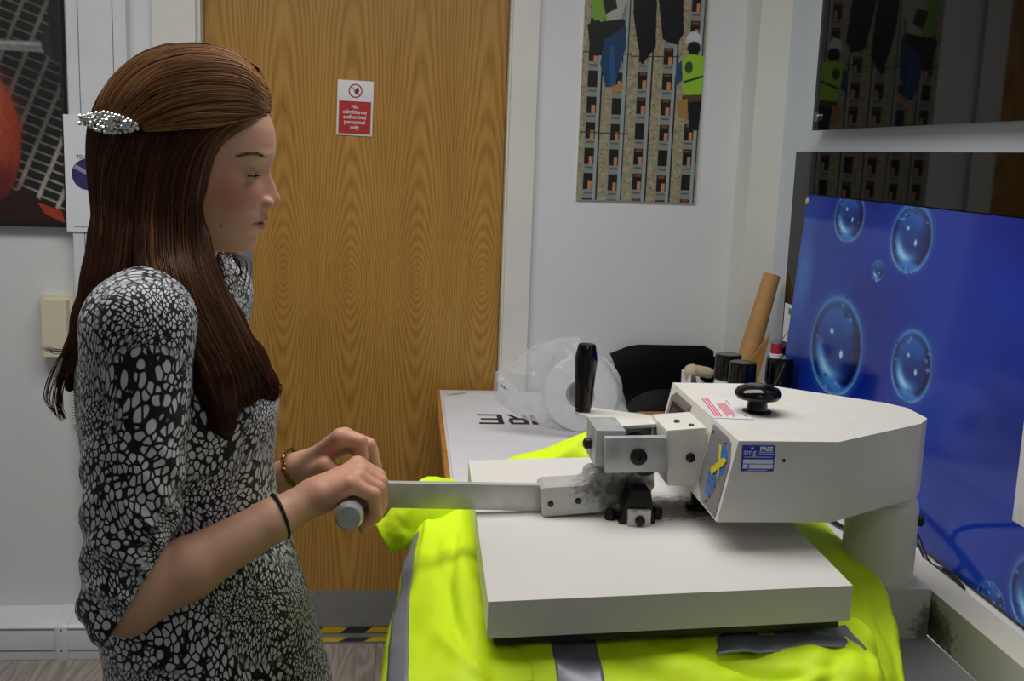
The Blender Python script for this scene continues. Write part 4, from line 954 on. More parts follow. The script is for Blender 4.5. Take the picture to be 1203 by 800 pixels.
# --- head: side profile measured on the photograph (front edge of the face on her middle plane)
prof = [(222, 62), (250, 68), (272, 80), (290, 96), (303, 112), (312, 126), (318.5, 141), (322.8, 153), (323.8, 168), (323.2, 178), (320.5, 189), (317.8, 198), (318.2, 204), (321.5, 213), (325.5, 223), (328.8, 231), (329.4, 236), (326.5, 241), (319.5, 244), (313.8, 247.5), (312.4, 251.5), (314, 255), (313, 258.5), (308.8, 260.8), (310.3, 264), (308.6, 268.5), (304, 272.5), (301.2, 277), (302, 284), (300.3, 290), (295.5, 295.2), (285, 299)]
PX = np.array([p3(x, y, YB) for x, y in prof])[::-1]; pz_, px_ = PX[:, 2], PX[:, 0]
base = [(222, 62), (250, 68), (272, 80), (290, 96), (303, 112), (312, 126), (318.5, 141), (322.8, 153), (323.8, 168), (322.8, 180), (318.5, 190), (314.5, 200), (312.5, 212), (311.5, 225), (311, 238), (311, 246), (312.0, 251.5), (312.5, 256), (309.5, 261), (309, 265), (307, 269), (303, 273), (301.2, 277), (302, 284), (300.3, 290), (295.5, 295.2), (285, 299)]
BX = np.array([p3(x, y, YB) for x, y in base])[::-1]; bz_, bx_ = BX[:, 2], BX[:, 0]
def zpx(y): return p3(300, y, YB)[2]
XC = p3(222, 190, YB)[0]                     # vertical axis of the head
bw_z = [zpx(y) for y in (300, 292, 282, 270, 258, 245, 228, 205, 180, 150, 120, 95, 75, 60)]
bw = [0.026, 0.036, 0.044, 0.050, 0.054, 0.058, 0.0625, 0.066, 0.068, 0.069, 0.066, 0.057, 0.040, 0.01]
bk = [p3(x, 190, YB)[0] for x in (170, 160, 150, 140, 134, 130, 126, 120, 117, 118, 126, 142, 168, 200)]
EYE = [np.array([p3(292.0, 204, YB)[0], YB+sg_*0.0305, p3(292, 204, YB)[2]]) for sg_ in (-1, 1)]
ER = 0.0122
def G(v, s): return np.exp(-(v/s)**2)
ZM = zpx(260.8); ZNT = zpx(236)
def head_fn(P, hair=0.0):
    x, y, z = P[..., 0], P[..., 1]-YB, P[..., 2]; ay = np.abs(y)
    front = csp(z, bz_, bx_); bump = np.clip(interp(z, pz_, px_)-interp(z, bz_, bx_), 0, None)
    wz = interp(z, [zpx(247), zpx(241), zpx(234), zpx(225), zpx(205), zpx(190)], [0.013, 0.0135, 0.0115, 0.0085, 0.0060, 0.009])
    shift = bump*np.exp(-(ay/wz)**2.6)
    # nostril wings, eye hollows, cheekbones, lips, mouth line, chin dimple
    xw = p3(311, 238, YB)[0]
    lipw = np.exp(-(ay/0.0235)**4)
    shift = shift+lipw*(0.0016*G(z-zpx(256), 0.0035)+0.0020*G(z-zpx(265.5), 0.0040)-0.0030*G(z-ZM, 0.0013))
    shift = shift-0.0085*G(ay-0.029, 0.0150)*G(z-EYE[0][2]-0.001, 0.0105)+0.0030*G(ay-0.030, 0.020)*G(z-zpx(183), 0.006)
    shift = shift+0.0035*G(ay-0.040, 0.022)*G(z-zpx(226), 0.014)-0.002*G(ay-0.026, 0.006)*G(z-ZM, 0.006)
    shift = shift-0.0025*G(ay-0.006, 0.0045)*G(z-zpx(243.5), 0.0016)*0.0
    xs = x-np.where(x > XC, shift, 0)
    a = np.where(xs > XC, front-XC, XC-interp(z, bw_z, bk)); b = interp(z, bw_z, bw)
    pw = np.where(xs > XC, 2.25, 2.1)
    rho = ((ay/b)**pw+(np.abs(xs-XC)/a)**pw)**(1/pw)
    d = (rho-1)*np.minimum(a, b)*0.95
    top = z-zpx(68)
    jaw = interp(x, [p3(200, 250, YB)[0], p3(232, 288, YB)[0], p3(262, 295.5, YB)[0], p3(298, 297, YB)[0]], [zpx(236), zpx(284), zpx(295.0), zpx(297.5)])-z
    d = -smin(-d, -jaw*0.9, 0.008); d = -smin(-d, -top, 0.01)
    for e in EYE: d = smin(d, np.sqrt(((P-e)**2).sum(-1))-ER, 0.0022)
    for sg_ in (-1, 1):
        d = smin(d, ellipsoid(P, (xw+0.0035, YB+sg_*0.0125, zpx(237.5)), (0.0085, 0.0062, 0.0066)), 0.004)
        d = -smin(-d, ellipsoid(P, (xw+0.0055, YB+sg_*0.0068, zpx(244.5)), (0.0048, 0.0032, 0.0030)), 0.0015)
    return d

# --- skeleton points
SHR, SHL = np.array([p3(160, 385, 1.175)[0], 1.175, p3(160, 385, 1.175)[2]]), np.array([p3(160, 385, 1.175)[0]+0.02, 1.50, p3(160, 385, 1.175)[2]])
ELR = p3(150, 708, 1.155); WRR = p3(372, 582, 1.250)
ELL = p3(214, 640, 1.520); WRL = p3(350, 548, 1.425)
NK0, NK1 = p3(196, 365, YB), p3(212, 275, YB)
# torso slices: photo row, front edge, back edge, half width
tors = [(335, 205, 150, .040), (352, 258, 122, .085), (370, 273, 108, .122), (385, 287, 103, .138), (420, 306, 97, .146), (450, 321, 96, .146), (475, 327, 97, .145), (510, 323, 101, .138), (545, 320, 106, .130), (580, 323, 108, .128), (610, 330, 108, .132), (650, 345, 110, .142), (700, 360, 117, .156), (750, 374, 128, .166), (800, 388, 131, .173), (860, 398, 136, .178), (1000, 408, 142, .182), (1160, 414, 146, .185)]
TZ = np.array([p3(250, r[0], YB)[2] for r in tors])[::-1]; TF = np.array([p3(r[1], r[0], YB)[0] for r in tors])[::-1]
TB = np.array([p3(r[2], r[0], YB)[0] for r in tors])[::-1]; TW = np.array([r[3] for r in tors])[::-1]
def torso_fn(P, grow=0.0):
    x, y, z = P[..., 0], P[..., 1]-YB, P[..., 2]
    f, b, w_ = interp(z, TZ, TF)+grow, interp(z, TZ, TB)-grow, interp(z, TZ, TW)+grow
    c_, a = (f+b)/2, np.maximum((f-b)/2, .004); w_ = np.maximum(w_, .004)
    d = (((np.abs(x-c_)/a)**2.2+(np.abs(y)/w_)**2.2)**(1/2.2)-1)*np.minimum(a, w_)
    return np.maximum(np.maximum(d, z-TZ[-1]), TZ[0]-z)

def build_body():
    xs = axis(-0.47, (-0.255, .006), (-0.005, .0017), (0.02, .005))
    ys = axis(1.06, (1.225, .0045), (1.425, .0018), (1.60, .005))
    zs = axis(-0.01, (0.93, .010), (0.985, .0045), (1.135, .0018), (1.325, .0045), (1.475, .0016), (1.60, .005))
    B = Field(xs, ys, zs)
    # trunk, legs, feet (inside the dress)
    lo, hi = np.array([-.47, 1.1, .80]), np.array([0.0, 1.58, 1.36])
    B.add(lambda P: torso_fn(P, -0.016), lo, hi)
    hip = np.array([(TF[6]+TB[6])/2, YB, 0.80]); floor_z = 0.012
    for s_ in (-1, 1):
        hp_ = np.array([-0.262, YB+s_*0.085, 0.80]); kn_ = np.array([-0.255, YB+s_*0.075, 0.43]); an = np.array([-0.285, YB+s_*0.07, 0.075])
        B.cap(hp_, kn_, 0.064, 0.048, 0.012); B.cap(kn_, (kn_+an)/2+np.array([-.015, 0, .03]), 0.049, 0.050, 0.02); B.cap((kn_+an)/2+np.array([-.015, 0, .03]), an, 0.048, 0.034, 0.02)
        B.cap(an+np.array([-.02, 0, -.03]), an+np.array([.13, 0, -.043]), 0.034, 0.022, 0.02)
    # neck and shoulders
    B.cap(NK0+np.array([-.01, 0, -.03]), NK1+np.array([0, 0, .03]), 0.054, 0.050, 0.02)
    B.cap(SHL+np.array([0,-.02,-.012]), SHR+np.array([0,.02,-.012]), 0.040, 0.040, 0.025)
    # arms
    for sh, el, wr in ((SHR, ELR, WRR), (SHL, ELL, WRL)):
        B.cap(sh, el, 0.040, 0.036, 0.01); m_ = el+(wr-el)*0.30
        B.cap(el, m_, 0.034, 0.0345, 0.012); B.cap(m_, el+(wr-el)*.75, 0.0345, 0.0255, 0.012); B.cap(el+(wr-el)*.75, wr, 0.0255, 0.0215, 0.010, sq=((0, 0.5, -1), 0.9))
    # right hand over the grip: palm, four fingers curled round it, thumb below
    mcp_y = (1.238, 1.2595, 1.281, 1.302); ro = np.array([-.004, .004, .006, .002])
    for k, Yk in enumerate(mcp_y):
        mc = np.array([-0.060+ro[k], Yk, 1.0745+0.0015*k])
        cp = WRR+np.array([0.012, -0.012+0.009*k, 0.002])
        B.cap(cp, mc, 0.0150, 0.0118, 0.010)
        r0 = (0.0090, 0.0098, 0.0102, 0.0100)[k]; out = (0.0, .004, .006, .003)[k]
        p1 = np.array([-0.0355+out, Yk+0.001, 1.0615+.001*k]); p2 = np.array([-0.0325+out*.7, Yk+0.0015, 1.037]); p3_ = np.array([-0.0470, Yk+0.002, 1.0195])
        B.cap(mc, p1, r0+0.0012, r0, 0.0035); B.cap(p1, p2, r0, r0-.0010, 0.0025); B.cap(p2, p3_, r0-.0010, r0-.0024, 0.0025)
    B.cap(WRR, np.array([-0.075, 1.27, 1.070]), 0.0205, 0.0150, 0.012)
    th = [WRR+np.array([.012, .018, -.004]), np.array([-0.088, 1.315, 1.050]), np.array([-0.070, 1.322, 1.024]), np.array([-0.046, 1.320, 1.0205])]
    B.cap(th[0], th[1], 0.0150, 0.0120, 0.010); B.cap(th[1], th[2], 0.0115, 0.0100, 0.004); B.cap(th[2], th[3], 0.0100, 0.0080, 0.004)
    # left hand arched above the grip: knuckles high, fingertips and thumb on the bar
    fing = [  # knuckle, middle joint, end joint, tip with their depths
        ((400, 514), (423, 519), (424.5, 538), (422, 553), 1.352),
        ((405, 513), (433, 523), (437.5, 543), (434, 560), 1.372),
        ((408, 516), (436, 529), (441, 548), (437, 564), 1.391),
        ((408, 521), (432, 535), (437, 553), (434, 566), 1.409)]
    wl_ = WRL
    for k, (a, b, c_, d, Yk) in enumerate(fing):
        A_, B_, C_, D_ = (p3(*q, Yk) for q in (a, b, c_, d)); r0 = (0.0098, 0.0100, 0.0094, 0.0084)[k]
        B.cap(wl_+np.array([.012, -.016+.009*k, .004]), A_, 0.0155, 0.0120, 0.008)
        B.cap(A_, B_, r0+.0014, r0, 0.004); B.cap(B_, C_, r0, r0-.0008, 0.0018); B.cap(C_, D_, r0-.0008, r0-.0024, 0.0018)
    tq = [wl_+np.array([.018, -.022, -.004]), p3(383, 548, 1.350), p3(396, 556, 1.345), p3(408, 561, 1.345)]
    B.cap(tq[0], tq[1], 0.0150, 0.0118, 0.010); B.cap(tq[1], tq[2], 0.0115, 0.0100, 0.004); B.cap(tq[2], tq[3], 0.0100, 0.0078, 0.004)
    # head last, blended into the neck
    B.add(head_fn, np.array([-.40, YB-.09, zpx(302)-.012]), np.array([-.13, YB+.09, 1.60]), 0.012)
    V, Q = surface_nets(xs, ys, zs, B.F)
    return V, Q
def skin_colour(V):
    x, y, z = V.T; ay = np.abs(y-YB)
    c_ = np.ones((len(V), 3))*to_lin(rgb('d3a389'))
    def bl(w_, h): nonlocal c_; w_ = np.clip(w_, 0, 1)[:, None]; c_ = c_*(1-w_)+to_lin(rgb(h))*w_
    face = (z > zpx(300)) & (x > XC-.01)
    bl(face*0.6*G(np.hypot((x-p3(278, 226, YB)[0])/1.2, z-zpx(228)), 0.024), 'bd6a54')
    bl(face*0.5*G(np.hypot(x-p3(326, 234, YB)[0], z-zpx(236)), 0.010), 'c98a76')
    bl(face*0.6*G(ay-.03, .017)*G(z-EYE[0][2]-.004, .008), 'b89a76')
    xm = csp(z, bz_, bx_)
    lw = np.exp(-(ay/0.0235)**6)
    taper = np.clip(1-(ay/0.0265)**2, 0, 1)
    zl = z-ZM
    lip = lw*(np.abs(zl+0.001)-0.0072*taper < 0.0008)*(x > xm-.030)*face
    bl(lip*0.85, 'a85a58'); bl(lip*(np.abs(zl) < 0.0013)*0.9, '4a1a1a')
    hands = (x > -.115) & (z < 1.14)
    bl(hands*0.35, 'd58f78')
    mole = np.array(p3(259, 266.6, YB-.050)); 
    d = np.hypot(x-mole[0], z-mole[2]); bl((d < .0016)*(y < YB)*0.8*face, '6a3c2c')
    return c_
def skin_mat():
    m = bpy.data.materials.new('skin'); m.use_nodes = True; t = NT(m)
    a = t.n('ShaderNodeAttribute', attribute_name='print')
    n = t.ramp(t.noise(60, 4), [(0.3, 0.0), (0.8, 1.0)])
    col = t.mix(t.math('MULTIPLY', n, 0.18), a.outputs['Color'], lin('b9735c'))
    t.set(Base_Color=col, Roughness=0.48); t.b.inputs['Subsurface Weight'].default_value = 0.12
    t.b.inputs['Subsurface Radius'].default_value = (0.008, 0.003, 0.0015); t.b.inputs['Subsurface Scale'].default_value = 0.5
    t.bump(t.noise(900, 2), 0.08, 0.0004); return m
person = empty('person', (-0.25, YB, 0), 'young woman with long brown hair in a patterned dress, gripping the press lever', 'person')
V, Q = build_body()
body = np_mesh('body', V, Q, skin_mat(), person, color=skin_colour(V))

# --- eyes, lashes, brows
def eye_parts(e, sgn):
    white, dark, irism = (mat(n_, c_, .15) for n_, c_ in (('eye_white', 'b8b1a8'), ('lash_hair', '1c1410'), ('iris', '23251d')))
    def sp(az, el, r): az, el = math.radians(az), math.radians(el); return e+np.array([math.cos(el)*math.cos(az), sgn*math.sin(az), math.sin(el)*math.cos(az)*1.0])*r
    n = 18; az = np.linspace(-38, 66, n); up_ = [-7+16*math.sin(PI*(k/(n-1)))-8*(k/(n-1)) for k in range(n)]; lo_ = [-8-20*math.sin(PI*k/(n-1))**.8-8*(k/(n-1)) for k in range(n)]
    for name, r, m, cut in (('eye', ER+.0010, white, None), ('iris', ER+.0013, irism, 15)):
        V_ = []; m_rows = 5
        ks = [k for k in range(n) if cut is None or abs(az[k]-4) < cut]
        for k in ks:
            for j in range(m_rows): V_.append(sp(az[k], lo_[k]+(up_[k]-lo_[k])*j/(m_rows-1), r))
        np_mesh(name, V_, grid_faces(len(ks), m_rows), m, person)
    # lashes: short curved hairs along the upper lid
    bm = bmesh.new()
    for k in range(34):
        s_ = k/33; a = -36+100*s_; el = np.interp(a, az, up_)
        p0 = sp(a, el, ER+.0010); dr = (sp(a*1.12, el-16, ER+.009)-p0); dr /= np.linalg.norm(dr); L = 0.0075*(0.7+0.4*s_)
        tube_bm([p0, p0+dr*L*.5, p0+dr*L+np.array([0, 0, .0018])], [.0005, .0004, .00012], 4, bm)
    for a0, a1 in zip(az[:-1], az[1:]): tube_bm([sp(a0, np.interp(a0, az, up_), ER+.0011), sp(a1, np.interp(a1, az, up_), ER+.0011)], .0008, 5, bm)
    from_bm('eyelash', bm, dark, person)
for e, s_ in zip(EYE, (-1, 1)): eye_parts(e, s_)
def on_side(fn, x, z, sgn, y_out=0.16):      # walk in from her side until the surface
    P = np.stack([x, np.full_like(x, YB+sgn*y_out), z], -1)
    for _ in range(60):
        d = fn(P); P[..., 1] -= sgn*np.clip(d*0.6, -.004, .02)
        P[..., 1] = np.where(sgn*(P[..., 1]-YB) < 0.001, YB+sgn*0.001, P[..., 1])
    return P
for sgn in (-1, 1):
    bm = bmesh.new(); r_ = np.random.RandomState(5)
    q = cat(np.array([(285, 184.5), (293, 181.5), (301, 180.5), (308, 182), (313, 185)], float), 60)
    pts = np.array([p3(a, b, YB-.03) for a, b in q])
    for k in range(95):
        i = r_.randint(0, 56); w_ = 0.0011*math.sin(PI*(i+6)/70)+.0006
        x = np.array([pts[i, 0], pts[i, 0]+.0])+r_.normal(0, .0004); z = np.array([pts[i, 2]+r_.uniform(-w_, w_)]*2)
        x[1] -= .0042; z[1] += .0006+ .0008*r_.rand()
        a = on_side(head_fn, x, z, sgn); a[:, 1] += sgn*.0004; tube_bm(list(a), [.00034, .00015], 4, bm)
    from_bm('eyebrow', bm, mat('brow_hair', '5c432c', .6), person)

# --- dress
def waves(P, seed, n=7, f0=22, f1=60):
    r_ = np.random.RandomState(seed); o = np.zeros(P.shape[:-1])
    for _ in range(n):
        d = r_.normal(size=3); d /= np.linalg.norm(d); f = r_.uniform(f0, f1); o += np.sin(P@(d*f)+r_.uniform(0, 6.28))
    return o/n
CUT_R = (p3(120, 757, 1.13), p3(188, 655, 1.19))
def dress_fn_build():
    xs, ys, zs = axis(-0.48, (-0.08, .0036)), axis(1.06, (1.62, .0042)), axis(0.50, (0.90, .006), (1.345, .0036))
    D = Field(xs, ys, zs)
    D.add(lambda P: torso_fn(P, 0.0), (-.48, 1.1, .5), (0, 1.6, 1.36))
    P = D.pts(tuple(slice(None) for _ in range(3))); zz = P[..., 2]
    for sh, el, wr, t, r0 in ((SHR+np.array([0, .012, -.004]), ELR, WRR, .205, 0.062), (SHL+np.array([0, -.012, -.004]), ELL, WRL, .24, 0.060)):
        A_ = Field(xs, ys, zs)
        A_.cap(sh, el, r0, 0.0475, 0.02); A_.cap(el, el+(wr-el)*.30, 0.0465, 0.044, 0.02)
        crease = np.sin(zz*115+5*np.sin(P[..., 0]*24)+4*np.sin(P[..., 1]*28))*np.clip((1.22-zz)/.15, 0, 1)
        A_.F += (-0.0026*crease).astype(np.float32)
        d = (wr-el)/np.linalg.norm(wr-el); c_ = p3(157, 702, 1.155) if el is ELR else el+(wr-el)*t; n_ = np.array([.86, 0, -.50]) if el is ELR else d
        cutd = ((P-c_)@n_).astype(np.float32); low = capsule(P, el, wr, .09, .06).astype(np.float32)
        A_.F = np.where(low < .01, np.maximum(A_.F, cutd), A_.F)
        hol = np.maximum(capsule(P, c_-d*.01, wr, .0400, .038), -(cutd+.018)).astype(np.float32)
        A_.F = np.maximum(A_.F, -hol)
        D.F = smin(D.F, A_.F, 0.014)
    D.cap(SHL*.8+SHR*.2+np.array([0, 0, .006]), SHR*.8+SHL*.2+np.array([0, 0, .006]), 0.055, 0.055, 0.03)
    D.F += (-0.0022*waves(P, 3, 8, 18, 45)).astype(np.float32)
    # neckline
    sc = capsule(P, NK0+np.array([-.02, 0, -.006]), NK1+np.array([.02, 0, .05]), 0.062, 0.09).astype(np.float32)
    sc2 = capsule(P, NK0+np.array([.03, 0, -.004]), NK0+np.array([.12, 0, .10]), 0.045, 0.09).astype(np.float32)
    D.F = np.maximum(D.F, -np.minimum(sc, sc2))
    return surface_nets(xs, ys, zs, D.F)
def dress_mat():
    m = bpy.data.materials.new('pebble_print_fabric'); m.use_nodes = True; t = NT(m); o = t.obj()
    n1 = t.n('ShaderNodeTexNoise', i_Scale=9.0, i_Detail=1.0); t.put(n1.inputs['Vector'], o)
    sc = t.n('ShaderNodeVectorMath', operation='SCALE'); t.put(sc.inputs[0], t.n('ShaderNodeVectorMath', operation='SUBTRACT', i_0=n1.outputs['Color'], i_1=(0.5, 0.5, 0.5)).outputs[0]); sc.inputs['Scale'].default_value = 0.075
    ad = t.n('ShaderNodeVectorMath', operation='ADD', i_0=o, i_1=sc.outputs[0])
    def cells(scale, stretch, rot, thr, soft):
        mp = t.n('ShaderNodeMapping'); mp.inputs['Scale'].default_value = stretch; mp.inputs['Rotation'].default_value = rot; t.put(mp.inputs[0], ad.outputs[0])
        v = t.n('ShaderNodeTexVoronoi', feature='DISTANCE_TO_EDGE'); v.inputs['Scale'].default_value = scale; v.inputs['Randomness'].default_value = 0.72; t.put(v.inputs['Vector'], mp.outputs[0])
        w = t.n('ShaderNodeTexVoronoi', feature='F1'); w.inputs['Scale'].default_value = scale; w.inputs['Randomness'].default_value = 0.72; t.put(w.inputs['Vector'], mp.outputs[0])
        e1 = t.math('DIVIDE', t.math('SUBTRACT', v.outputs['Distance'], thr), soft); e2 = t.math('DIVIDE', t.math('SUBTRACT', 0.60, w.outputs['Distance']), soft*1.6)
        return t.math('MINIMUM', t.math('MAXIMUM', t.math('MINIMUM', e1, e2), 0.0), 1.0)
    a = cells(120, (1.0, 1.0, 0.72), (0.2, 0.5, 0), 0.085, 0.05); b = cells(200, (1.25, 1.0, 0.6), (0.3, -0.7, 0.2), 0.10, 0.06)
    mk = t.ramp(t.noise(7.5, 1), [(0.47, 0.0), (0.53, 1.0)])
    f = t.mix(mk, a, b)
    t.set(Base_Color=t.mix(f, lin('101015'), lin('cfd2da')), Roughness=0.55); t.b.inputs['Specular IOR Level'].default_value = 0.25
    t.b.inputs['Sheen Weight'].default_value = 0.1
    t.bump(t.noise(500, 2), 0.1, 0.0005); return m
V, Q = dress_fn_build()
dress = np_mesh('dress', V, Q, dress_mat(), person); dress['label'] = 'black dress with a white pebble print and elbow sleeves'
# shoes
shm = mat('black_shoe', '151517', .4)
for s_ in (-1, 1):
    f_ = Field(axis(-.36, (-.10, .006)), axis(YB+s_*.07-.06, (YB+s_*.07+.06, .006)), axis(-.01, (.11, .006)))
    an = np.array([-0.285, YB+s_*0.07, 0.075])
    f_.cap(an+np.array([-.02, 0, -.032]), an+np.array([.135, 0, -.045]), 0.041, 0.028, 0.0); P = f_.pts(tuple(slice(None) for _ in range(3)))
    f_.F = np.maximum(f_.F, 0.001-P[..., 2]).astype(np.float32); f_.F = np.maximum(f_.F, (P[..., 2]-.075+.35*(P[..., 0]+.28))).astype(np.float32)
    V, Q = surface_nets(*f_.a, f_.F); np_mesh('shoe', V, Q, shm, person)

# --- hair
hair_out = [(52, 196, 250), (58, 178, 272), (66, 163, 287), (78, 149, 301), (92, 136, 312), (108, 124, 317), (122, 116, 317.5), (134, 111, 314)]   # row, back, front of the swept-up crown
hair_low = [(150, 106, 280), (165, 104, 269), (180, 103.5, 260), (200, 104, 253), (220, 106, 249), (245, 109, 246), (265, 110.5, 245), (285, 108.5, 240), (305, 104, 245), (330, 98, 250)]
HR = hair_out+hair_low
HZ = np.array([p3(220, r[0], YB)[2] for r in HR])[::-1]; HB = np.array([p3(r[1], r[0], YB)[0] for r in HR])[::-1]; HF = np.array([p3(r[2], r[0], YB)[0] for r in HR])[::-1]
HWz = np.array([p3(220, y, YB)[2] for y in (330, 300, 270, 240, 200, 165, 134, 110, 90, 75, 62, 52)]); HW = np.array([.082, .084, .084, .083, .082, .081, .080, .075, .065, .052, .032, .008])
XLOW = p3(312, 134, YB)[0]
def hair_fn(P):
    x, y, z = P[..., 0], P[..., 1]-YB, P[..., 2]; ay = np.abs(y)
    zc = np.clip(z, HZ[0], HZ[-1])
    f, b, w_ = csp(zc, HZ, HF), csp(zc, HZ, HB), interp(zc, HWz, HW)
    low = z < zpx(136)
    # lower part: outline of the head grown, cut behind the hairline
    ff = np.where(low, np.maximum(f, XC+.085), f); c_ = np.where(low, XC, (ff+b)/2)
    a = np.where(x > c_, ff-c_, c_-b); w2 = w_
    d = ((np.abs(x-c_)/np.maximum(a, .01))**2.2+(ay/w2)**2.2)**(1/2.2)
    d = (d-1)*np.minimum(a, w2)
    cut = x-f
    d = np.where(low, -smin(-d, -cut*0.8, 0.012), d)
    d = np.maximum(d, z-HZ[-1]); d = np.maximum(d, HZ[0]-z)
    for A, B_, ra, rb, sq in LOCKS: d = smin(d, capsule(P, A, B_, ra, rb, sq), 0.014)
    return d
def lock(pts, radii, Ys, sq=None):
    q = [p3(a, b, Y) for (a, b), Y in zip(pts, Ys)]
    return [(q[i], q[i+1], radii[i], radii[i+1], sq) for i in range(len(q)-1)]
LOCKS = lock([(208, 290), (212, 335), (238, 385), (268, 430), (288, 462)], [.040, .042, .036, .028, .016], [1.285, 1.262, 1.245, 1.232, 1.226])
LOCKS += lock([(190, 300), (200, 345), (228, 400), (252, 450), (262, 495), (266, 513)], [.042, .038, .030, .023, .013, .004], [1.275, 1.240, 1.224, 1.214, 1.210, 1.210])
LOCKS += lock([(230, 330), (258, 380), (290, 425), (312, 452), (321, 466)], [.026, .026, .022, .014, .005], [1.285, 1.265, 1.250, 1.245, 1.245])
LOCKS += lock([(150, 285), (138, 330), (118, 375), (98, 415), (82, 455)], [.044, .038, .030, .020, .006], [1.30, 1.285, 1.275, 1.27, 1.27])
LOCKS += lock([(178, 300), (165, 330), (150, 348)], [.046, .036, .022], [1.275, 1.255, 1.24])
LOCKS += lock([(205, 290), (215, 340), (240, 400), (255, 450)], [.040, .040, .032, .010], [1.385, 1.41, 1.43, 1.44])
xs, ys, zs = axis(-.40, (-.13, .003)), axis(YB-.16, (YB+.13, .0034)), axis(1.13, (1.60, .003))
HFd = Field(xs, ys, zs); HFd.add(hair_fn, (-9, -9, -9), (9, 9, 9), op='set')
V, Q = surface_nets(xs, ys, zs, HFd.F)
def hair_mat(name, rough):
    m = bpy.data.materials.new(name); m.use_nodes = True; t = NT(m)
    a = t.n('ShaderNodeAttribute', attribute_name='print'); t.set(Base_Color=a.outputs['Color'], Roughness=rough)
    t.b.inputs['Specular IOR Level'].default_value = 0.55; t.b.inputs['Specular Tint'].default_value = (1.0, 0.72, 0.5, 1); return m
hair = np_mesh('hair', V, Q, hair_mat('hair_undercoat', .85), person, color=np.ones((len(V), 3))*to_lin(rgb('30180d')))
hair.data.materials[0].node_tree.nodes['Principled BSDF'].inputs['Specular IOR Level'].default_value = 0.08
# strands: flows read on the photograph, laid on the hair surface from her near side (and mirrored on the crown)
fam = {
 'crown': ([[(300, 138), (262, 147), (215, 152), (170, 154)], [(318, 130), (285, 124), (230, 126), (165, 146)], [(320, 122), (288, 100), (235, 98), (178, 112), (140, 145)], [(318, 106), (285, 79), (235, 72), (180, 84), (128, 142)], [(309, 88), (272, 63), (222, 55), (170, 70), (135, 98), (116, 140)], [(306, 80), (268, 58), (222, 51), (166, 64), (126, 98), (107, 142)]], 1800),
 'front': ([[(302, 136), (272, 150), (254, 181), (245, 225), (243, 265), (252, 305), (280, 368), (308, 425), (323, 466)], [(280, 140), (245, 165), (226, 215), (221, 270), (229, 330), (255, 390), (280, 440), (286, 480)], [(240, 150), (212, 190), (203, 250), (206, 320), (232, 385), (262, 440), (271, 511)], [(205, 153), (186, 200), (180, 260), (184, 325), (214, 385), (247, 440), (265, 512)], [(172, 156), (163, 205), (158, 265), (160, 320), (192, 366), (226, 415), (248, 462), (263, 510)]], 1700),
 'temple': ([[(318, 134), (300, 137), (275, 146), (252, 166), (240, 196)], [(312, 137), (290, 146), (264, 160), (246, 186), (238, 222)], [(300, 144), (280, 155), (258, 172), (246, 200), (240, 240)], [(316, 133), (296, 136), (280, 139), (262, 150), (246, 172)]], 220),
 'back': ([[(172, 156), (160, 205), (154, 265), (150, 320), (150, 348)], [(158, 156), (142, 205), (138, 265), (130, 320), (112, 375), (92, 430)], [(135, 154), (122, 205), (122, 265), (112, 325), (96, 380), (78, 445)], [(112, 140), (106, 180), (107, 225), (111, 265), (106, 305), (96, 350), (84, 392), (66, 455)]], 1100)}
r_ = np.random.RandomState(11); strands, tints, radii = [], [], []
def family(curves, n, m=26):
    K = np.array([cat(np.array(c_, float), m) for c_ in curves])       # k x m x 2
    t = r_.rand(n)*(len(K)-1); i = np.minimum(t.astype(int), len(K)-2); f = (t-i)[:, None, None]
    P2 = K[i]*(1-f)+K[i+1]*f
    P2 = P2+np.cumsum(r_.normal(0, .35, P2.shape), 1)*.6
    a = r_.rand(n)*.22; b = 1-r_.rand(n)**2*.45                           # strands begin and end at different places
    out = np.empty_like(P2); s = np.linspace(0, 1, m)
    for k in range(n):
        q = a[k]+(b[k]-a[k])*s
        for d in (0, 1): out[k, :, d] = np.interp(q, s, P2[k, :, d])
    return out
def solid(P): return hair_fn(P)
def solid2(P): return np.minimum(hair_fn(P), head_fn(P))
dirs = lambda P2: (AF+AR*((P2[..., 0:1]-601.5)/F)+AU*((400-P2[..., 1:2])/F))
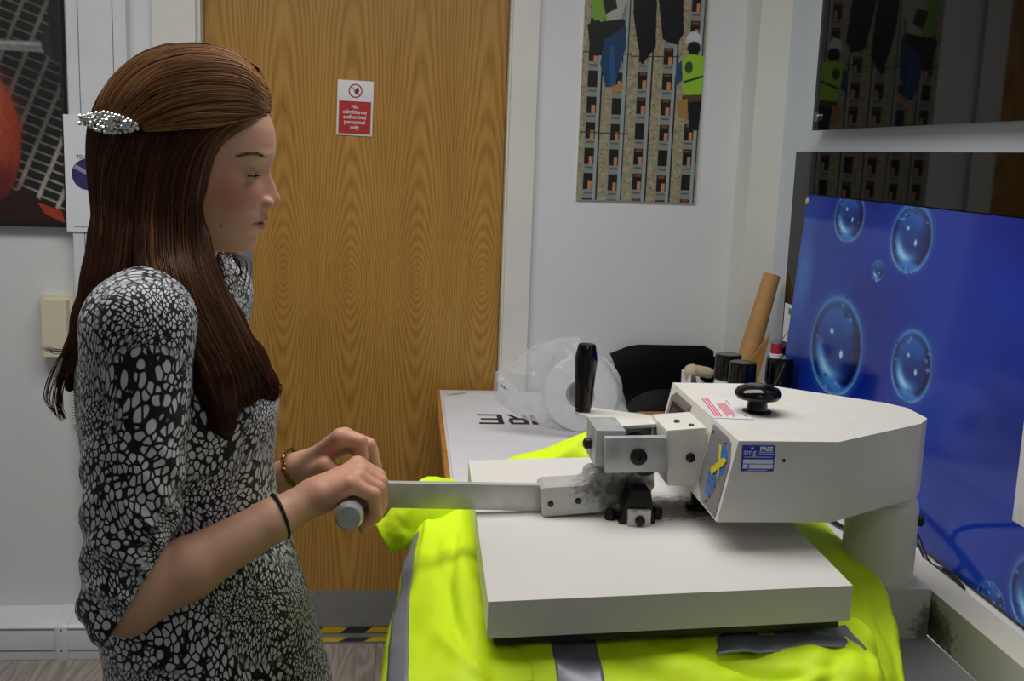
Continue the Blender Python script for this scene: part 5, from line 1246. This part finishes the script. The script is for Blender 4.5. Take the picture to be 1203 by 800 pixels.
for name, (curves, n) in fam.items():
    P2 = family(curves, n); D = dirs(P2); D /= np.linalg.norm(D, axis=-1, keepdims=True)
    t = np.full(P2.shape[:2], 1.02); best = np.full(t.shape, 9.0); tb = t.copy()
    for _ in range(46):
        d = (solid2 if name == 'temple' else solid)(CAM+D*t[..., None]); k = d < best; best = np.where(k, d, best); tb = np.where(k, t, tb)
        t = np.where(np.abs(d) < .0004, t, t+np.clip(d*.75, -.01, .05)); t = np.minimum(t, 1.75)
    hit = CAM+D*tb[..., None]
    lift = (r_.rand(n)**2*0.0035)[:, None, None]*np.sin(np.linspace(0.15, 1, 26)*PI*.8)[None, :, None]
    hit = hit-D*(lift+.0004)
    # smooth the walk so that strands stay long and calm
    for _ in range(3): hit[:, 1:-1] = hit[:, 1:-1]*.5+(hit[:, :-2]+hit[:, 2:])*.25
    ok = (best < .012).all(1)
    hit = hit[ok]; base_c = np.array([rgb(h) for h in (('321f10', '553520', '74492a', '8f623e', 'ab8055') if name in ('crown', 'temple') else ('25120a', '361a0e', '4a2613', '5e3218', '7a4a24'))])  # paler crown tints put its overhead light into the colour; lower hair is darker
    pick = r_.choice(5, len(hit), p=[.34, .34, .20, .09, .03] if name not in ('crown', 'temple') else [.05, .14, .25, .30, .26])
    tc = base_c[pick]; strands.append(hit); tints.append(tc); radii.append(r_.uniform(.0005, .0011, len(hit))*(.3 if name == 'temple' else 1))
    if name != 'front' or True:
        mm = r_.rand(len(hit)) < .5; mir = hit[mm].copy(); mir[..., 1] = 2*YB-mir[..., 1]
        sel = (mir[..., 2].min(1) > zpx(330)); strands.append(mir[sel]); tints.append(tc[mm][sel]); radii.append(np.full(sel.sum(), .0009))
def stray(pts, n, spread, rad=.0005, col='3d1d0f'):
    for _ in range(n):
        q = np.array([p3(a, b, Y) for a, b, Y in pts])+r_.normal(0, spread, 3)
        q = cat(q, 26)+np.cumsum(r_.normal(0, spread*.06, (26, 3)), 0); strands.append(q[None]); tints.append(rgb(col)[None]); radii.append(np.array([rad]))
stray([(250, 285, 1.40), (258, 310, 1.40), (262, 335, 1.40), (252, 350, 1.40)], 16, .0035)
stray([(256, 292, 1.41), (275, 300, 1.41), (284, 316, 1.41), (276, 332, 1.41), (258, 346, 1.40)], 10, .0030)
stray([(262, 293, 1.41), (288, 306, 1.41), (288, 330, 1.41), (282, 345, 1.41)], 4, .002)
stray([(98, 395, 1.26), (82, 410, 1.26), (66, 412, 1.26), (51, 408, 1.26)], 9, .0018)
stray([(84, 405, 1.27), (66, 432, 1.27), (56, 465, 1.27), (66, 486, 1.27)], 9, .0022)
stray([(82, 425, 1.27), (72, 450, 1.27), (69, 475, 1.27), (74, 492, 1.27)], 20, .0025, .0007, '4a2410')
stray([(316, 128, YB-.01), (330, 118, YB), (336, 134, YB), (334, 150, YB)], 3, .003, .0002, '8a5426')
stray([(300, 430, 1.245), (316, 448, 1.24), (327, 458, 1.24), (318, 474, 1.24)], 14, .003, .0006)
St = np.concatenate(strands); Tc = np.concatenate(tints); Rd = np.concatenate(radii)
def strand_mesh(St, Tc, Rd):
    n, m = St.shape[:2]; T = np.gradient(St, axis=1); T /= np.linalg.norm(T, axis=2, keepdims=True)+1e-9
    U = np.cross(T, np.array([.3, 1, .2])); U /= np.linalg.norm(U, axis=2, keepdims=True)+1e-9; W_ = np.cross(T, U)
    tap = (np.sin(np.linspace(.12, 1, m)*PI*.93)**.5)[None, :, None]
    R_ = Rd[:, None, None]*tap; ring = []
    for k in range(3):
        a = 2*PI*k/3; ring.append(St+(U*math.cos(a)+W_*math.sin(a))*R_)
    V = np.stack(ring, 2)                                            # n m 3 3
    idx = np.arange(n*m*3).reshape(n, m, 3); a, b = idx[:, :-1], idx[:, 1:]
    fc = np.stack([a, np.roll(a, -1, 2), np.roll(b, -1, 2), b], -1).reshape(-1, 4)
    return V.reshape(-1, 3), fc, np.repeat(to_lin(Tc), m*3, 0)
V, Q, c_ = strand_mesh(St, Tc, Rd)
hs_ = np_mesh('hair_strands', V, Q, hair_mat('hair_sheen', .36), person, color=c_); hs_['kind'] = 'stuff'

# --- things she wears: jewelled clip, chain bracelet, elastic band
cc = [p3(x, y, YB) for x, y in ((97, 140), (128, 146), (160, 149))]
def surf(x, y, off=.004):
    P2 = np.array([[float(x), float(y)]]); D = dirs(P2); D /= np.linalg.norm(D, axis=-1, keepdims=True); t = np.array([1.0]); bd, bt = 9, 1.3
    for _ in range(80):
        d = hair_fn(CAM+D*t[:, None])[0]
        if d < bd: bd, bt = d, t[0]
        if abs(d) < .0003: break
        t = t+np.clip(d*.7, -.01, .04)
        if t[0] > 1.6: break
    return (CAM+D*(bt-off))[0]
clip = empty('hair_clip', tuple(surf(128, 145)), 'jewelled silver hair clip holding the back of her brown hair', 'clip')
cr = mat('crystal', 'f2f0ec', 0.12); cr.node_tree.nodes['Principled BSDF'].inputs['Metallic'].default_value = 0.25
cr2 = mat('clear_stone', 'dfe4ea', 0.05); cr2.node_tree.nodes['Principled BSDF'].inputs['Metallic'].default_value = 0.8
tube('clip_bar', [surf(96, 140, .003), surf(112, 142, .003), surf(128, 145, .003), surf(146, 148, .003), surf(162, 150, .003)], .003, M['steel'], clip, 8)
def stone(c_, r, m):
    bm = bmesh.new(); bmesh.ops.create_icosphere(bm, subdivisions=1, radius=r); bmesh.ops.translate(bm, verts=bm.verts, vec=Vector(c_)); from_bm('stone', bm, m, clip)
rs = np.random.RandomState(3)
for i in range(15):
    u_ = (i+.5)/15; x = 92+70*u_; hw = 14.5*math.sin(PI*min(max(u_, .10), .92))**.6
    nk = max(2, int(round(hw/2.6)))
    for k in range(nk):
        yy = 140.5+8.5*u_+hw*((k+.5)/nk*2-1)*.92
        big = abs(k-(nk-1)/2) < .6 and i in (3, 7, 11)
        stone(surf(x+(2.2 if k % 2 else 0)+rs.uniform(-.7, .7), yy+rs.uniform(-.5, .5), .0055+.002*rs.rand()), (.0042 if big else rs.uniform(.0023, .0032)), cr2 if rs.rand() > .6 else cr)
# bracelet of gold links on the far wrist
wr_d = (WRL-ELL)/np.linalg.norm(WRL-ELL); wc = WRL-wr_d*0.006
u = np.cross(wr_d, [0, 1, 0]); u /= np.linalg.norm(u); v = np.cross(wr_d, u)
gold = mat('dull_gold', '8c6a2c', .3, 1.0)
br = empty('bracelet', tuple(wc), 'gold chain bracelet on her far wrist', 'bracelet')
tube('chain', [wc+(u*math.cos(a)+v*math.sin(a))*.0255+wr_d*.006*math.cos(a) for a in [2*PI*k/40 for k in range(41)]], .0012, gold, br, 6)
link0 = None
for k in range(22):
    a = 2*PI*k/22; c_ = wc+(u*math.cos(a)+v*math.sin(a))*.0258+wr_d*.006*math.cos(a); tg = -u*math.sin(a)+v*math.cos(a); nn = wr_d
    ring_ = [c_+tg*.0034*math.cos(q)+nn*.0030*math.sin(q)+(u*math.cos(a)+v*math.sin(a))*(.0012*(-1)**k) for q in [2*PI*j/10 for j in range(11)]]
    tube('link', ring_, .0011, gold, br, 5)
wd = (WRR-ELR)/np.linalg.norm(WRR-ELR); bc = ELR+(WRR-ELR)*0.795
u = np.cross(wd, [0, 1, 0]); u /= np.linalg.norm(u); v = np.cross(wd, u)
eb = tube('elastic_band', [bc+(u*math.cos(a)+v*math.sin(a))*.0268+wd*.004*math.cos(a) for a in [2*PI*k/48 for k in range(49)]], .0020, mat('black_elastic', '0e0d0e', .7), None, 8)
tag(eb, 'thin black elastic hair band around her near wrist', 'band')
